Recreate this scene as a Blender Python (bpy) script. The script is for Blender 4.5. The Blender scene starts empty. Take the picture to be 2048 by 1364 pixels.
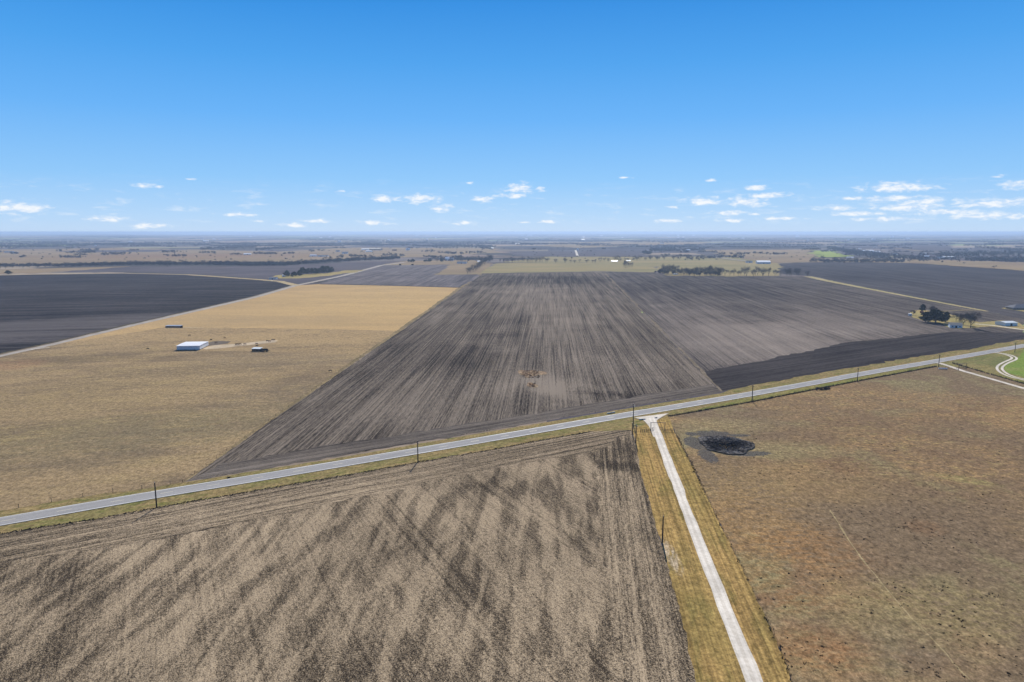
import bpy, math, random
import numpy as np
from mathutils import Vector, Matrix
from mathutils.geometry import tessellate_polygon
R = math.radians
random.seed(7); rng = np.random.default_rng(11)
S = bpy.context.scene; C = S.collection

# ------------------------------------------------------------------ camera
H = 90.0; F = 1365.3; HOR = 463.5
PIT = math.atan((682 - HOR) / F)
cam = bpy.data.cameras.new("camera"); co = bpy.data.objects.new("camera", cam); C.objects.link(co)
co.location = (0, 0, H); co.rotation_euler = (math.pi/2 - PIT, 0, 0)
cam.sensor_width = 36; cam.lens = F / 2048 * 36; cam.clip_start = 1; cam.clip_end = 400000
S.camera = co

def G(x, y, z=0.0):
    """point of the ground seen at photo position x, y"""
    dx = (x - 1024) / F; dy = (682 - y) / F
    vy = math.cos(PIT) + dy*math.sin(PIT); vz = -math.sin(PIT) + dy*math.cos(PIT)
    t = (H - z) / -vz
    return Vector((dx*t, vy*t, z))
def hp(yb, yt): return H * (yb - yt) / (yb - HOR)          # height of an upright thing
def mpp(x, y):                                             # metres per photo pixel there
    p = G(x, y); return math.sqrt(p.x**2 + p.y**2 + H*H) / F

# ------------------------------------------------------------------ light
SUN_EL, SUN_AZ = R(34.5), R(6.5)          # azimuth clockwise from +Y
sd = Vector((math.sin(SUN_AZ)*math.cos(SUN_EL), math.cos(SUN_AZ)*math.cos(SUN_EL), math.sin(SUN_EL)))
sl = bpy.data.lights.new("sun", 'SUN'); so = bpy.data.objects.new("sun", sl); C.objects.link(so)
sl.energy = 5.0; sl.angle = R(0.5); sl.color = (1.0, 0.955, 0.88)
so.rotation_euler = sd.to_track_quat('Z', 'Y').to_euler()
S.view_settings.view_transform = 'Standard'; S.view_settings.look = 'None'
S.view_settings.gamma = 1; S.view_settings.exposure = 0.3
S.view_settings.use_curve_mapping = False
S.cycles.volume_bounces = 1; S.cycles.max_bounces = 4; S.cycles.transparent_max_bounces = 8

# ------------------------------------------------------------------ node helper
class T:
    def __init__(s, nt):
        s.nt = nt; s._pos = None
    def n(s, t, **k):
        o = s.nt.nodes.new(t)
        for a, v in k.items(): setattr(o, a, v)
        return o
    def put(s, sock, v):
        if v is None: return
        if hasattr(v, 'is_output') or isinstance(v, bpy.types.NodeSocket): s.nt.links.new(v, sock)
        else:
            if isinstance(v, (tuple, list)) and len(v) == 3 and len(sock.default_value) == 4: v = (*v, 1)
            sock.default_value = v
    def m(s, op, a, b=0.0, c=None):
        o = s.n('ShaderNodeMath', operation=op); s.put(o.inputs[0], a); s.put(o.inputs[1], b)
        if c is not None: s.put(o.inputs[2], c)
        return o.outputs[0]
    def v(s, op, a, b=(0, 0, 0)):
        o = s.n('ShaderNodeVectorMath', operation=op); s.put(o.inputs[0], a); s.put(o.inputs[1], b)
        return o.outputs['Value'] if op in ('LENGTH', 'DOT_PRODUCT') else o.outputs[0]
    def pos(s):
        if s._pos is None: s._pos = s.n('ShaderNodeNewGeometry').outputs['Position']
        return s._pos
    def rot(s, deg, sc=(1, 1, 1), vec=None, loc=(0, 0, 0)):
        """rotate so that x runs along bearing deg, then scale"""
        o = s.n('ShaderNodeVectorRotate', rotation_type='Z_AXIS'); s.put(o.inputs['Vector'], vec or s.pos())
        o.inputs['Center'].default_value = loc
        o.inputs['Angle'].default_value = -R(deg)
        return s.v('MULTIPLY', o.outputs[0], tuple(sc))
    def noise(s, vec, scale=1.0, det=2.0, rough=0.5, dist=0.0):
        o = s.n('ShaderNodeTexNoise'); s.put(o.inputs['Vector'], vec); o.inputs['Scale'].default_value = scale
        o.inputs['Detail'].default_value = det; o.inputs['Roughness'].default_value = rough
        o.inputs['Distortion'].default_value = dist
        return o.outputs['Fac']
    def st(s, x, lo, hi, a=0.0, b=1.0, smooth=True):
        o = s.n('ShaderNodeMapRange', interpolation_type='SMOOTHSTEP' if smooth else 'LINEAR')
        s.put(o.inputs[0], x)
        if lo > hi: lo, hi, a, b = hi, lo, b, a
        for i, q in enumerate((lo, hi, a, b)): o.inputs[i+1].default_value = q
        return o.outputs[0]
    def mix(s, f, a, b):
        o = s.n('ShaderNodeMix', data_type='RGBA'); s.put(o.inputs[0], f); s.put(o.inputs[6], a); s.put(o.inputs[7], b)
        return o.outputs[2]
    def mul(s, f, col):        # colour times a factor
        o = s.n('ShaderNodeVectorMath', operation='SCALE'); s.put(o.inputs[0], col); s.put(o.inputs['Scale'], f)
        return o.outputs[0]
    def blob(s, c, rx, ry, deg=0, edge=0.35, wob=0.5, sc=None, vec=None):
        """soft uneven ellipse on the ground"""
        u = s.n('ShaderNodeVectorMath', operation='SUBTRACT'); s.put(u.inputs[0], vec or s.pos()); u.inputs[1].default_value = (c[0], c[1], 0)
        r = s.rot(deg, (1/rx, 1/ry, 0), u.outputs[0])
        l = s.v('LENGTH', r)
        nz = s.noise(s.pos(), sc or 2.2/min(rx, ry), 4, .6)
        l = s.m('ADD', l, s.m('MULTIPLY', s.m('SUBTRACT', nz, .5), wob*2))
        return s.st(l, 1+edge, 1-edge)
    def out(s, col, rough=0.95, bump=None, bstr=0.3, bdist=0.3, metallic=0.0):
        b = s.n('ShaderNodeBsdfPrincipled'); s.put(b.inputs['Base Color'], col); s.put(b.inputs['Roughness'], rough)
        b.inputs['Specular IOR Level'].default_value = 0.3 if (isinstance(rough, float) and rough < .8) else 0.0; b.inputs['Metallic'].default_value = metallic
        if bump is not None:
            q = s.n('ShaderNodeBump'); q.inputs['Strength'].default_value = bstr; q.inputs['Distance'].default_value = bdist
            s.put(q.inputs['Height'], bump); s.nt.links.new(q.outputs[0], b.inputs['Normal'])
        o = s.n('ShaderNodeOutputMaterial'); s.nt.links.new(b.outputs[0], o.inputs[0])
def newmat(name):
    m = bpy.data.materials.new(name); m.use_nodes = True; m.node_tree.nodes.clear(); return m, T(m.node_tree)

# ------------------------------------------------------------------ sky
w = bpy.data.worlds.new("World"); S.world = w; w.use_nodes = True; w.node_tree.nodes.clear()
t = T(w.node_tree)
sky = t.n('ShaderNodeTexSky', sky_type='NISHITA'); sky.sun_disc = False
sky.sun_elevation = SUN_EL; sky.sun_rotation = SUN_AZ; sky.altitude = 100
sky.air_density = 1.0; sky.dust_density = 0.15; sky.ozone_density = 3.0
dirv = t.n('ShaderNodeTexCoord').outputs['Generated']
sx = t.n('ShaderNodeSeparateXYZ'); t.put(sx.inputs[0], dirv)
az = t.m('ARCTAN2', sx.outputs[0], sx.outputs[1]); el = t.m('ARCSINE', sx.outputs[2])
ae = t.n('ShaderNodeCombineXYZ'); t.put(ae.inputs[0], az); t.put(ae.inputs[1], el); ae = ae.outputs[0]
CL = [(287,372,24,8),(318,374,12,4),(382,358,14,3),(40,416,44,12),(12,404,16,6),(215,438,40,5),(300,452,40,5),(480,429,34,4),
      (522,441,24,4),(590,450,30,5),(772,398,36,8),(842,397,36,10),(882,416,26,8),(750,446,34,5),(965,398,26,7),(939,366,12,4),
      (1040,376,32,11),(1080,378,18,8),(1024,391,34,6),(1046,445,22,3),(1100,443,28,4),(930,446,26,5),(1402,403,40,10),(1345,415,20,4),
      (1510,376,26,6),(1490,404,46,10),(1535,391,48,6),(1455,426,32,5),(1510,428,20,3),(1420,361,16,5),(1792,374,62,10),
      (1700,397,26,4),(1785,397,70,6),(1845,402,50,5),(1672,416,32,6),(1715,427,40,5),(1815,413,60,8),(1975,407,52,9),(2034,404,32,8),
      (2034,370,26,7),(2000,352,14,4),(1890,424,60,6),(1780,438,70,4),(1980,432,70,6),(1330,442,30,4),(1465,441,30,4),(1250,355,22,3),(680,383,18,4),(640,442,30,4),(1560,437,40,4)]
mx = None
for (cx, cy, rw, rh) in CL:
    d = Vector(((cx-1024)/F, math.cos(PIT)+(682-cy)/F*math.sin(PIT), -math.sin(PIT)+(682-cy)/F*math.cos(PIT))).normalized()
    a0 = math.atan2(d.x, d.y); e0 = math.asin(d.z)
    u = t.v('MULTIPLY', t.v('SUBTRACT', ae, (a0, e0, 0)), (F/rw/1.15, F/rh/1.15, 0))
    l = t.m('MULTIPLY_ADD', t.v('LENGTH', u), -1.0 if rw < 25 else -.85, .85 if rw < 25 else 1.0)
    mx = l if mx is None else t.m('MAXIMUM', mx, l)
cn = t.noise(t.v('MULTIPLY', ae, (1, 2.6, 1)), 62, 6, .62, .25)
cn2 = t.noise(t.v('MULTIPLY', ae, (1, 5.0, 1)), 24, 6, .65, .3)
dens = t.st(t.m('ADD', mx, t.m('MULTIPLY', t.m('SUBTRACT', cn, .5), 2.0)), .12, 1.0, 0, .88)
band = t.m('MULTIPLY', t.st(el, .004, .02), t.st(el, .085, .03))
wisp = t.m('MULTIPLY', t.st(cn2, .52, .75, 0, .42), band)
fac = t.m('MAXIMUM', dens, wisp)
# the clear air: deeper blue overhead, paler towards the horizon
grade = t.n('ShaderNodeValToRGB'); cr = grade.color_ramp
t.put(grade.inputs[0], t.st(el, -.02, .80, 0, 1, False))
cr.elements[0].position = 0.02; cr.elements[0].color = (.45, .59, .78, 1)
cr.elements[1].position = 1.0; cr.elements[1].color = (.008, .04, .16, 1)
for p_, c_ in ((.05, (.37, .56, .80)), (.113, (.225, .475, .80)), (.212, (.112, .37, .78)), (.30, (.058, .30, .715)), (.396, (.022, .225, .635)), (.6, (.014, .10, .36))):
    e = cr.elements.new(p_); e.color = (*c_, 1)
skyc = t.mix(.93, t.mul(.06, sky.outputs[0]), grade.outputs[0])
ccol = t.mix(t.st(cn, .38, .62), (.58, .67, .80), (.80, .81, .82))
col = t.mix(fac, skyc, ccol)
bg = t.n('ShaderNodeBackground'); t.put(bg.inputs[0], col); bg.inputs[1].default_value = 1.0
ow = t.n('ShaderNodeOutputWorld'); t.nt.links.new(bg.outputs[0], ow.inputs[0])

# ------------------------------------------------------------------ mesh helpers
def mesh_obj(name, verts, faces, mat=None, parent=None, loc=None, smooth=False):
    me = bpy.data.meshes.new(name); me.from_pydata([tuple(v) for v in verts], [], faces); me.update()
    if smooth: me.polygons.foreach_set('use_smooth', [True]*len(me.polygons))
    o = bpy.data.objects.new(name, me); C.objects.link(o)
    if mat: me.materials.append(mat)
    if parent: o.parent = parent
    if loc is not None: o.location = loc
    return o
def np_obj(name, V, Fc, mat=None, parent=None):
    """V (n,3) and Fc (m,k) arrays"""
    me = bpy.data.meshes.new(name); k = Fc.shape[1]
    me.vertices.add(len(V)); me.vertices.foreach_set('co', V.astype(np.float32).ravel())
    me.loops.add(Fc.size); me.loops.foreach_set('vertex_index', Fc.astype(np.int32).ravel())
    me.polygons.add(len(Fc)); me.polygons.foreach_set('loop_start', np.arange(0, Fc.size, k, dtype=np.int32))
    me.polygons.foreach_set('loop_total', np.full(len(Fc), k, dtype=np.int32))
    me.update(); me.validate()
    o = bpy.data.objects.new(name, me); C.objects.link(o)
    if mat: me.materials.append(mat)
    if parent: o.parent = parent
    return o
def tag(o, label=None, cat=None, group=None, kind=None):
    if label: o['label'] = label
    if cat: o['category'] = cat
    if group: o['group'] = group
    if kind: o['kind'] = kind
    return o
def thing(name, label, cat, loc=(0, 0, 0), rz=0, group=None):
    o = bpy.data.objects.new(name, None); C.objects.link(o); o.location = loc; o.rotation_euler = (0, 0, rz)
    o.empty_display_size = .5
    return tag(o, label, cat, group)
def dup(o, parent=None):
    kids = [c for c in o.children]
    c = o.copy(); C.objects.link(c)
    if parent: c.parent = parent
    for k in kids: dup(k, c)
    return c
class MB:
    def __init__(s): s.v = []; s.f = []
    def box(s, x0, x1, y0, y1, z0, z1):
        b = len(s.v)
        s.v += [(x0,y0,z0),(x1,y0,z0),(x1,y1,z0),(x0,y1,z0),(x0,y0,z1),(x1,y0,z1),(x1,y1,z1),(x0,y1,z1)]
        s.f += [tuple(b+i for i in q) for q in ((0,3,2,1),(4,5,6,7),(0,1,5,4),(1,2,6,5),(2,3,7,6),(3,0,4,7))]
        return s
    def poly(s, pts):
        b = len(s.v); s.v += [tuple(p) for p in pts]; s.f.append(tuple(range(b, b+len(pts)))); return s
    def tube(s, a, c, r0, r1=None, n=6, cap=True):
        a = Vector(a); c = Vector(c); r1 = r0 if r1 is None else r1
        d = (c-a).normalized(); u = d.orthogonal().normalized(); w_ = d.cross(u); b = len(s.v)
        for p, r in ((a, r0), (c, r1)):
            for i in range(n):
                g = 2*math.pi*i/n; s.v.append(tuple(p + (u*math.cos(g)+w_*math.sin(g))*r))
        for i in range(n): s.f.append((b+i, b+(i+1) % n, b+n+(i+1) % n, b+n+i))
        if cap: s.f.append(tuple(b+n+i for i in range(n))); s.f.append(tuple(b+n-1-i for i in range(n)))
        return s
    def build(s, name, mat, parent=None, loc=None, smooth=False): return mesh_obj(name, s.v, s.f, mat, parent, loc, smooth)

def pts_of(pts):
    out = []
    for p in pts:
        out.append(Vector((p[0], p[1], 0)) if (len(p) == 3) else G(*p))
    return out
def ext(a, b, d): return b + (b-a).normalized()*d
def WP(v): return (v.x, v.y, 0)
def roughline(P, closed, jit, k=90):
    out = []; n = len(P)
    for i in range(n if closed else n-1):
        a, b = P[i], P[(i+1) % n]; L = (b-a).length
        m_ = (a+b)/2; seg = max(1.2, math.hypot(m_.x, m_.y)/k)
        c = max(1, min(400, int(L/seg))); nr = Vector((-(b-a).y, (b-a).x, 0)).normalized()
        for j in range(c):
            p = a.lerp(b, j/c); amp = jit*max(1, math.hypot(p.x, p.y)/350)
            out.append(p + nr*(random.gauss(0, 1)*amp + math.sin(j*.35+i)*amp*.8 if j else 0))
    if not closed: out.append(P[-1])
    return out
def sheet(name, pts, z, mat, jit=.25, kind='structure', clip=True):
    P = roughline(pts_of(pts), True, jit) if jit else pts_of(pts)
    tri = tessellate_polygon([P])
    V = [(p.x, p.y, z) for p in P]; fs = []
    for tr in tri:
        a, b, c = (V[i] for i in tr)
        cr_ = (b[0]-a[0])*(c[1]-a[1])-(b[1]-a[1])*(c[0]-a[0])
        fs.append(tuple(tr) if cr_ > 0 else tuple(reversed(tr)))
    o = mesh_obj(name, V, fs, mat); tag(o, kind=kind); return o
def ribbon(name, P, width, z, mat, jit=0.0, kind='structure', link=True):
    """a strip of a given width (number or list) along world points"""
    Q = []
    W = width if isinstance(width, (list, tuple)) else [width]*len(P); WW = []
    for i in range(len(P)-1):
        L = (P[i+1]-P[i]).length; c = max(1, int(L/6))
        for j in range(c): Q.append(P[i].lerp(P[i+1], j/c)); WW.append(W[i]*(1-j/c)+W[i+1]*j/c)
    Q.append(P[-1]); WW.append(W[-1]); V = []; fs = []
    for i, p in enumerate(Q):
        d = (Q[min(i+2, len(Q)-1)]-Q[max(i-2, 0)]).normalized(); nr = Vector((-d.y, d.x, 0))
        for s_ in (1, -1):
            q = p + nr*s_*(WW[i]/2 + (random.gauss(0, jit) if jit else 0)); V.append((q.x, q.y, z))
    for i in range(len(Q)-1): fs.append((2*i, 2*i+1, 2*i+3, 2*i+2))
    o = mesh_obj(name, V, fs, mat); tag(o, kind=kind); return o
def offset_line(P, o):
    out = []
    for i, p in enumerate(P):
        d = (P[min(i+1, len(P)-1)]-P[max(i-1, 0)]).normalized(); out.append(p + Vector((-d.y, d.x, 0))*o)
    return out
def smoothpts(P, it=2):
    for _ in range(it):
        Q = [P[0]]
        for a, b in zip(P, P[1:]): Q += [a.lerp(b, .25), a.lerp(b, .75)]
        P = Q + [P[-1]]
    return P

# ------------------------------------------------------------------ ground materials
ROW = 87.0      # bearing (counter-clockwise from +X) of the crop rows
ROADD = 31.0
def soil(name, deg, dark, light, bias=0.0, speck=.5, rows=.5, blobs=(), streak=(90, 7), fine=1.0, patch=(60, 1.0), extra=None):
    m, t = newmat(name)
    r1 = t.noise(t.rot(deg, (1/streak[0], 1/streak[1]*1.0, 0)), 1, 4, .6)
    r2 = t.noise(t.rot(deg, (1/110, 1/1.15, 0)), 1, 3, .6)
    r3 = t.noise(t.rot(deg, (1/6, 1/.55, 0)), 1, 2, .6)
    s0 = t.noise(t.pos(), 3.2/fine, 2, .8); s1 = t.m('MULTIPLY_ADD', t.m('SUBTRACT', t.noise(t.rot(deg, (.7, 1, 0)), 1.15/fine, 3, .85), .5), .6, s0)
    p1 = t.noise(t.pos(), 1/patch[0], 4, .6, .4)
    f = t.m('MULTIPLY_ADD', t.m('SUBTRACT', r1, .5), 1.7*rows, .5+bias)
    f = t.m('MULTIPLY_ADD', t.m('SUBTRACT', r2, .5), 2.5*rows, f)
    f = t.m('MULTIPLY_ADD', t.m('SUBTRACT', r3, .5), 1.8*rows, f)
    f = t.m('MULTIPLY_ADD', t.m('SUBTRACT', s1, .5), 3.6*speck, f)
    f = t.m('MULTIPLY_ADD', t.m('SUBTRACT', p1, .5), 1.3*patch[1], f)
    for (c, rx, ry, dg, amt, *rest) in blobs:
        f = t.m('MULTIPLY_ADD', t.blob(c, rx, ry, dg, .55, .55), amt, f)
    if extra: f = extra(t, f)
    col = t.mix(t.st(f, 0, 1, smooth=False), dark, light)
    col = t.mul(t.st(t.noise(t.pos(), .012, 3), .3, .7, .9, 1.1), col)
    t.out(col, .97, t.m('ADD', s1, t.m('MULTIPLY', r3, .5)), .5, .35)
    return m
def grass(name, cols, blobs=(), scale=1.0, deg=0, stripes=0.0, stretch=2.5, fleck=.35, hard=()):
    """cols: three colours mixed by patches; blobs: (centre, rx, ry, deg, colour, amount)"""
    m, t = newmat(name)
    p1 = t.noise(t.rot(deg, (1/stretch, 1, 0)), .028/scale, 5, .62, .6)
    p2 = t.noise(t.rot(deg, (1/stretch, 1, 0)), .085/scale, 4, .65, .3)
    col = t.mix(t.st(p1, .36, .64), cols[0], cols[1])
    col = t.mix(t.m('MULTIPLY', t.st(p2, .48, .68), .75), col, cols[2])
    if hard:
        p0 = t.noise(t.pos(), .0085, 4, .62, .5); col = t.mix(t.st(p0, .40, .60), (.165, .125, .088), col)
        p4 = t.noise(t.v('ADD', t.pos(), (311, 97, 0)), .021, 4, .65, .5); col = t.mix(t.st(p4, .52, .66, 0, .7), col, (.225, .205, .115))
    bn = t.st(t.noise(t.rot(deg, (1/stretch, 1, 0)), .3/scale, 5, .75), .36, .58) if blobs else None
    for (c, rx, ry, dg, cl, amt) in blobs:
        amt = t.m('MULTIPLY', bn, amt)
        col = t.mix(t.m('MULTIPLY', t.blob(c, rx, ry, dg, .5, .6), amt), col, cl)
    if stripes:
        s_ = t.noise(t.rot(deg, (1/60, 1/.9, 0)), 1, 3, .6)
        col = t.mul(t.st(s_, .3, .7, 1-stripes, 1+stripes), col)
    f1 = t.noise(t.rot(0, (1, .8, 1)), 1.3, 4, .78)
    f2 = t.noise(t.rot(0, (.8, .9, 1)), .3, 3, .7)
    col = t.v('MULTIPLY', col, (1.2, 1.14, .97)); f3 = t.noise(t.rot(0, (1, .7, 1)), .62, 3, .8)
    col = t.mul(t.st(f3, .33, .67, 1-fleck, 1+fleck, False), col); col = t.mul(t.st(f1, .3, .7, 1-fleck, 1+fleck, False), col)
    col = t.mul(t.st(f2, .3, .7, 1-fleck*.45, 1+fleck*.45, False), col)
    if hard:
        k = None; cl = t.noise(t.pos(), 1.5, 4, .85); lump = t.noise(t.pos(), .55, 4, .75)
        for (c, rx, ry, dg) in hard:
            b_ = t.blob(c, rx, ry, dg, .6, .35, 1.3/min(rx, ry)); k = b_ if k is None else t.m('MAXIMUM', k, b_)
        k2 = t.st(t.m('MULTIPLY_ADD', t.m('SUBTRACT', lump, .5), 1.7, k), .40, .62)
        hv = t.m('MULTIPLY_ADD', t.m('SUBTRACT', cl, .5), 2.8, .42)
        col = t.mix(t.m('MULTIPLY', k2, .85), col, t.mix(t.st(hv, 0, 1), (.022, .021, .022), (.19, .18, .165)))
    t.out(col, .95, f1, .6, .35)
    return m
DK = (.042, .032, .022); LT = (.50, .385, .25)

def g2(x, y): p = G(x, y); return (p.x, p.y)
# foreground stubble: pale residue with dark damp streaks that run with the rows of the field beyond
def fore_extra(t, f):
    s_ = t.noise(t.rot(88, (1/30, 1/5.5, 0)), 1, 4, .62, .3)
    f = t.m('ADD', f, t.st(s_, .38, .60, -.32, .10))
    # planter lines across the field
    l = t.noise(t.rot(118, (1/160, 1/2.0, 0)), 1, 2, .4)
    f = t.m('ADD', f, t.st(l, .58, .68, 0, -.15))
    f = t.m('ADD', f, t.st(t.noise(t.pos(), .018, 3, .5), .35, .65, -.1, .1))
    # headland turned parallel to the road
    return f
fore = soil('stubble', 118, DK, LT, .02, .8, .22, [
    ((0, 0), 1, 1, 0, 0)], patch=(30, .28), extra=fore_extra)
fore_head = soil('headland_soil', ROADD, DK, LT, -.12, .75, .75, [], (120, 5), patch=(40, .35))
fore_lane = soil('lane_headland_soil', 84, DK, LT, -.06, .8, .65, [(g2(1215,900), 14, 16, 0, -.28), (g2(1195,930), 5, 40, 80, -.4)], (60, 5), patch=(30, .5))
mainf = soil('row_soil', ROW, (.032, .026, .022), (.265, .218, .168), -.06, .36, .78,
    [(g2(1062,752), 11, 22, 0, .3), (g2(1080,560), 170, 120, 10, -.25), (g2(1075,605), 70, 330, 0, .22), (g2(1105,770), 24, 20, -25, .22), (g2(1160,785), 24, 16, -30, .25), (g2(1200,800), 30, 10, -35, .3),
     (g2(850,700), 40, 160, 20, -.12), (g2(1000,640), 30, 200, 5, -.2), (g2(1170,790), 8, 18, 0, -.5), (g2(1235,795), 12, 14, 0, -.5), (g2(900,790), 60, 60, 0, .12), (g2(1300,740), 50, 50, 0, .12)],
    (300, 8), patch=(60, .35))
mainhead = soil('row_headland', ROADD, (.034, .029, .026), (.25, .21, .17), -.06, .32, .6, [], (120, 4), patch=(40, .3))
rightf = soil('dark_row_soil', ROW, (.026, .023, .024), (.27, .225, .185), -.17, .26, .6,
    [(g2(1420,650), 70, 220, 0, .2), (g2(1520,680), 80, 110, -10, .3), (g2(1680,650), 70, 90, 0, .22), (g2(1400,570), 190, 220, 0, -.12), (g2(1750,640), 60, 120, 0, .1)], (300, 8), patch=(60, .3))
freshf = soil('fresh_soil', ROADD, (.018, .016, .017), (.105, .09, .083), -.12, .25, .6, [], (200, 4), patch=(60, .3))
farf = soil('far_row_soil', ROW, (.024, .022, .026), (.14, .125, .12), -.02, .2, .6, [(g2(1800,545), 500, 300, 0, -.15)], (500, 14), patch=(160, .4))
leftf = soil('left_dark_soil', 12, (.010, .010, .013), (.125, .11, .105), -.2, .2, .9, [(g2(80,660), 170, 70, 25, .5), (g2(200,640), 130, 40, 30, .3), (g2(60,575), 260, 60, 0, .16)], (500, 9), patch=(90, .3))
greyf = soil('grey_row_soil', ROW, (.06, .054, .056), (.25, .22, .21), -.05, .2, .9, [], (400, 11), patch=(160, .3))
purplef = soil('purple_soil', 5, (.06, .053, .06), (.19, .165, .165), -.1, .2, .4, [], (700, 20), patch=(300, .4))

SAND = (.38, .285, .17); TAN = (.30, .225, .13); OLIVE = (.20, .165, .085); MAUVE = (.155, .115, .085); RUST = (.26, .125, .05); GRN = (.105, .125, .035)
past1 = grass('dry_pasture', [(.27, .205, .13), (.165, .128, .092), (.29, .225, .13)], [(g2(430,664), 230, 75, 0, (.36,.265,.155), .75), (g2(700,680), 110, 60, 0, (.33,.245,.145), .6), 
    (g2(330,760), 60, 60, 0, (.29,.225,.135), .5), (g2(620,790), 45, 40, 10, (.14,.118,.092), .6), (g2(250,860), 70, 30, 20, (.25,.21,.115), .55),
    (g2(150,900), 40, 25, 0, (.15,.125,.09), .6), (g2(400,850), 50, 30, 10, (.14,.12,.09), .5), (g2(120,800), 70, 40, 10, (.26,.2,.12), .6),
    (g2(560,720), 60, 25, 0, (.19,.155,.115), .5), (g2(130,720), 60, 15, 15, (.15,.118,.08), .6), (g2(20,730), 20, 20, 0, (.26,.15,.1), .5)], 1.0, 15)
past1n = grass('tawny_pasture', [(.42, .30, .165), (.34, .25, .145), (.40, .285, .16)], [
    (g2(760,600), 120, 200, 0, (.45,.325,.17), .6), (g2(480,640), 120, 40, 0, (.31,.235,.15), .5)], 2.0, 0, fleck=.2)
past2 = grass('rough_pasture', [(.31, .21, .11), (.19, .128, .08), (.29, .235, .115)], [
    (g2(1500,1050), 22, 30, 0, (.29,.185,.085), .55), (g2(1640,1100), 16, 14, 0, RUST, .3), (g2(1600,960), 40, 24, 0, (.28,.2,.10), .6),
    (g2(1560,1180), 12, 10, 0, RUST, .28), (g2(1640,1230), 10, 9, 0, RUST, .3), (g2(1850,1055), 5, 6, -50, (.17,.075,.035), .8), (g2(1685,927), 9, 12, -20, (.18,.09,.05), .7),
    (g2(1900,900), 90, 70, 20, (.15,.108,.075), .85), (g2(1980,1100), 40, 40, 0, (.15,.112,.078), .7), (g2(1720,800), 110, 28, 20, (.165,.125,.088), .75), (g2(1930,960), 10, 4, -35, (.25,.22,.1), .7),
    (g2(1720,1270), 22, 12, 0, (.15,.12,.09), .6), (g2(1440,850), 24, 12, 0, (.27,.23,.13), .6), (g2(1540,900), 30, 10, 0, (.26,.225,.125), .6), (g2(1880,1220), 24, 14, 0, (.23,.19,.1), .6),
    (g2(1500,1300), 10, 20, 0, (.2,.175,.115), .6), (g2(1620,1300), 12, 8, 0, RUST, .45)], .6, 0, stretch=1.6, fleck=.42, hard=[(g2(1392,886), 5, 9, 0), (g2(1416,912), 3.4, 9, 0), (g2(1425,868), 8, 5, 0), (g2(1384,868), 3, 3, 0), (g2(1500,908), 9, 3, 8), (g2(1478,871), 5, 2, 0)])
verge = grass('verge_grass', [(.235, .18, .095), (.19, .165, .08), GRN], [], .22, ROADD, .12, 3)
vergeg = grass('green_verge_grass', [(.15, .16, .055), (.22, .19, .08), (.12, .15, .045)], [(g2(1960,728), 60, 30, 20, (.12,.125,.07), .7), (g2(1930,735), 20, 20, 0, (.3,.22,.12), .4)], .4, ROADD, .1, 3)
lawn = grass('green_field_grass', [(.13, .21, .045), (.16, .22, .055), (.20, .22, .08)], [], 1, 0)
laneg = grass('lane_grass', [(.31, .21, .09), (.235, .172, .07), (.17, .14, .055)], [(g2(1343,1112), 1.6, 9, 0, (.44,.37,.30), .9)], .35, 84.5, .34, 5)
yardg = grass('yard_grass', [(.30, .24, .12), (.24, .22, .10), (.36, .28, .16)], [], .6, 0)
fartan = grass('far_tan_pasture', [(.25, .195, .135), (.20, .155, .115), (.23, .195, .12)], [(g2(380,512), 500, 300, 0, (.21,.125,.09), .6)], 6, 0, stretch=4, fleck=.15)
farolive = grass('far_olive_pasture', [(.225, .205, .115), (.27, .225, .13), (.17, .16, .09)], [], 5, 0, stretch=4, fleck=.15)
fargreen = grass('far_green_crop', [(.23, .30, .08), (.26, .31, .09), (.24, .28, .08)], [], 5, 0, stretch=4, fleck=.1)

def gravel(name, c0, c1, track=False):
    m, t = newmat(name); a = t.noise(t.pos(), 1.2, 4, .7); b = t.noise(t.pos(), .12, 3, .6)
    col = t.mix(t.st(a, .3, .7), c0, c1); col = t.mul(t.st(b, .3, .7, .85, 1.12), col)
    t.out(col, .95, a, .3, .1); return m
chalk = gravel('white_gravel', (.56, .50, .41), (.72, .655, .55))
chalk2 = gravel('packed_gravel', (.66, .60, .505), (.80, .735, .63))
roadgr = gravel('country_gravel', (.33, .29, .24), (.46, .41, .35))
dirt = gravel('pale_dirt', (.42, .33, .22), (.60, .48, .33))
m, t = newmat('asphalt'); a = t.noise(t.pos(), 3, 3, .7); b = t.noise(t.rot(ROADD, (1/60, 1/1.0, 0)), 1, 3, .6)
col = t.mix(t.st(a, .3, .7), (.285, .275, .265), (.36, .35, .335)); col = t.mul(t.st(b, .35, .65, .9, 1.12), col)
t.out(col, .92, a, .15, .02); asphalt = m

def flat(name, c, rough=.7, var=.12, metallic=0.0, sc=1.5):
    m, t = newmat(name)
    f = t.noise(t.n('ShaderNodeTexCoord').outputs['Object'], sc, 3, .6)
    t.out(t.mul(t.st(f, .3, .7, 1-var, 1+var), c), rough, metallic=metallic); return m
paint = flat('marking_paint', (.70, .69, .64), .6); ypaint = flat('yellow_paint', (.66, .60, .42), .6)
wood = flat('dark_wood', (.055, .042, .034), .9, .3); steel = flat('gate_steel', (.05, .042, .04), .6, .2)
glassy = flat('porcelain', (.62, .62, .62), .3); tinm = flat('zinc', (.42, .43, .44), .45, metallic=.6)
whitem = flat('white_metal', (.80, .80, .80), .45, .04, sc=.4); whitew = flat('white_wall', (.66, .67, .68), .6, .06)
greyroof = flat('grey_shingle', (.19, .19, .20), .8); tanroof = flat('tan_roof', (.44, .38, .29), .7); brick = flat('buff_brick', (.32, .25, .19), .85)
bluem = flat('pale_blue_metal', (.66, .70, .70), .5, .06); darkm = flat('shadow_timber', (.03, .03, .033), .9)
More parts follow.
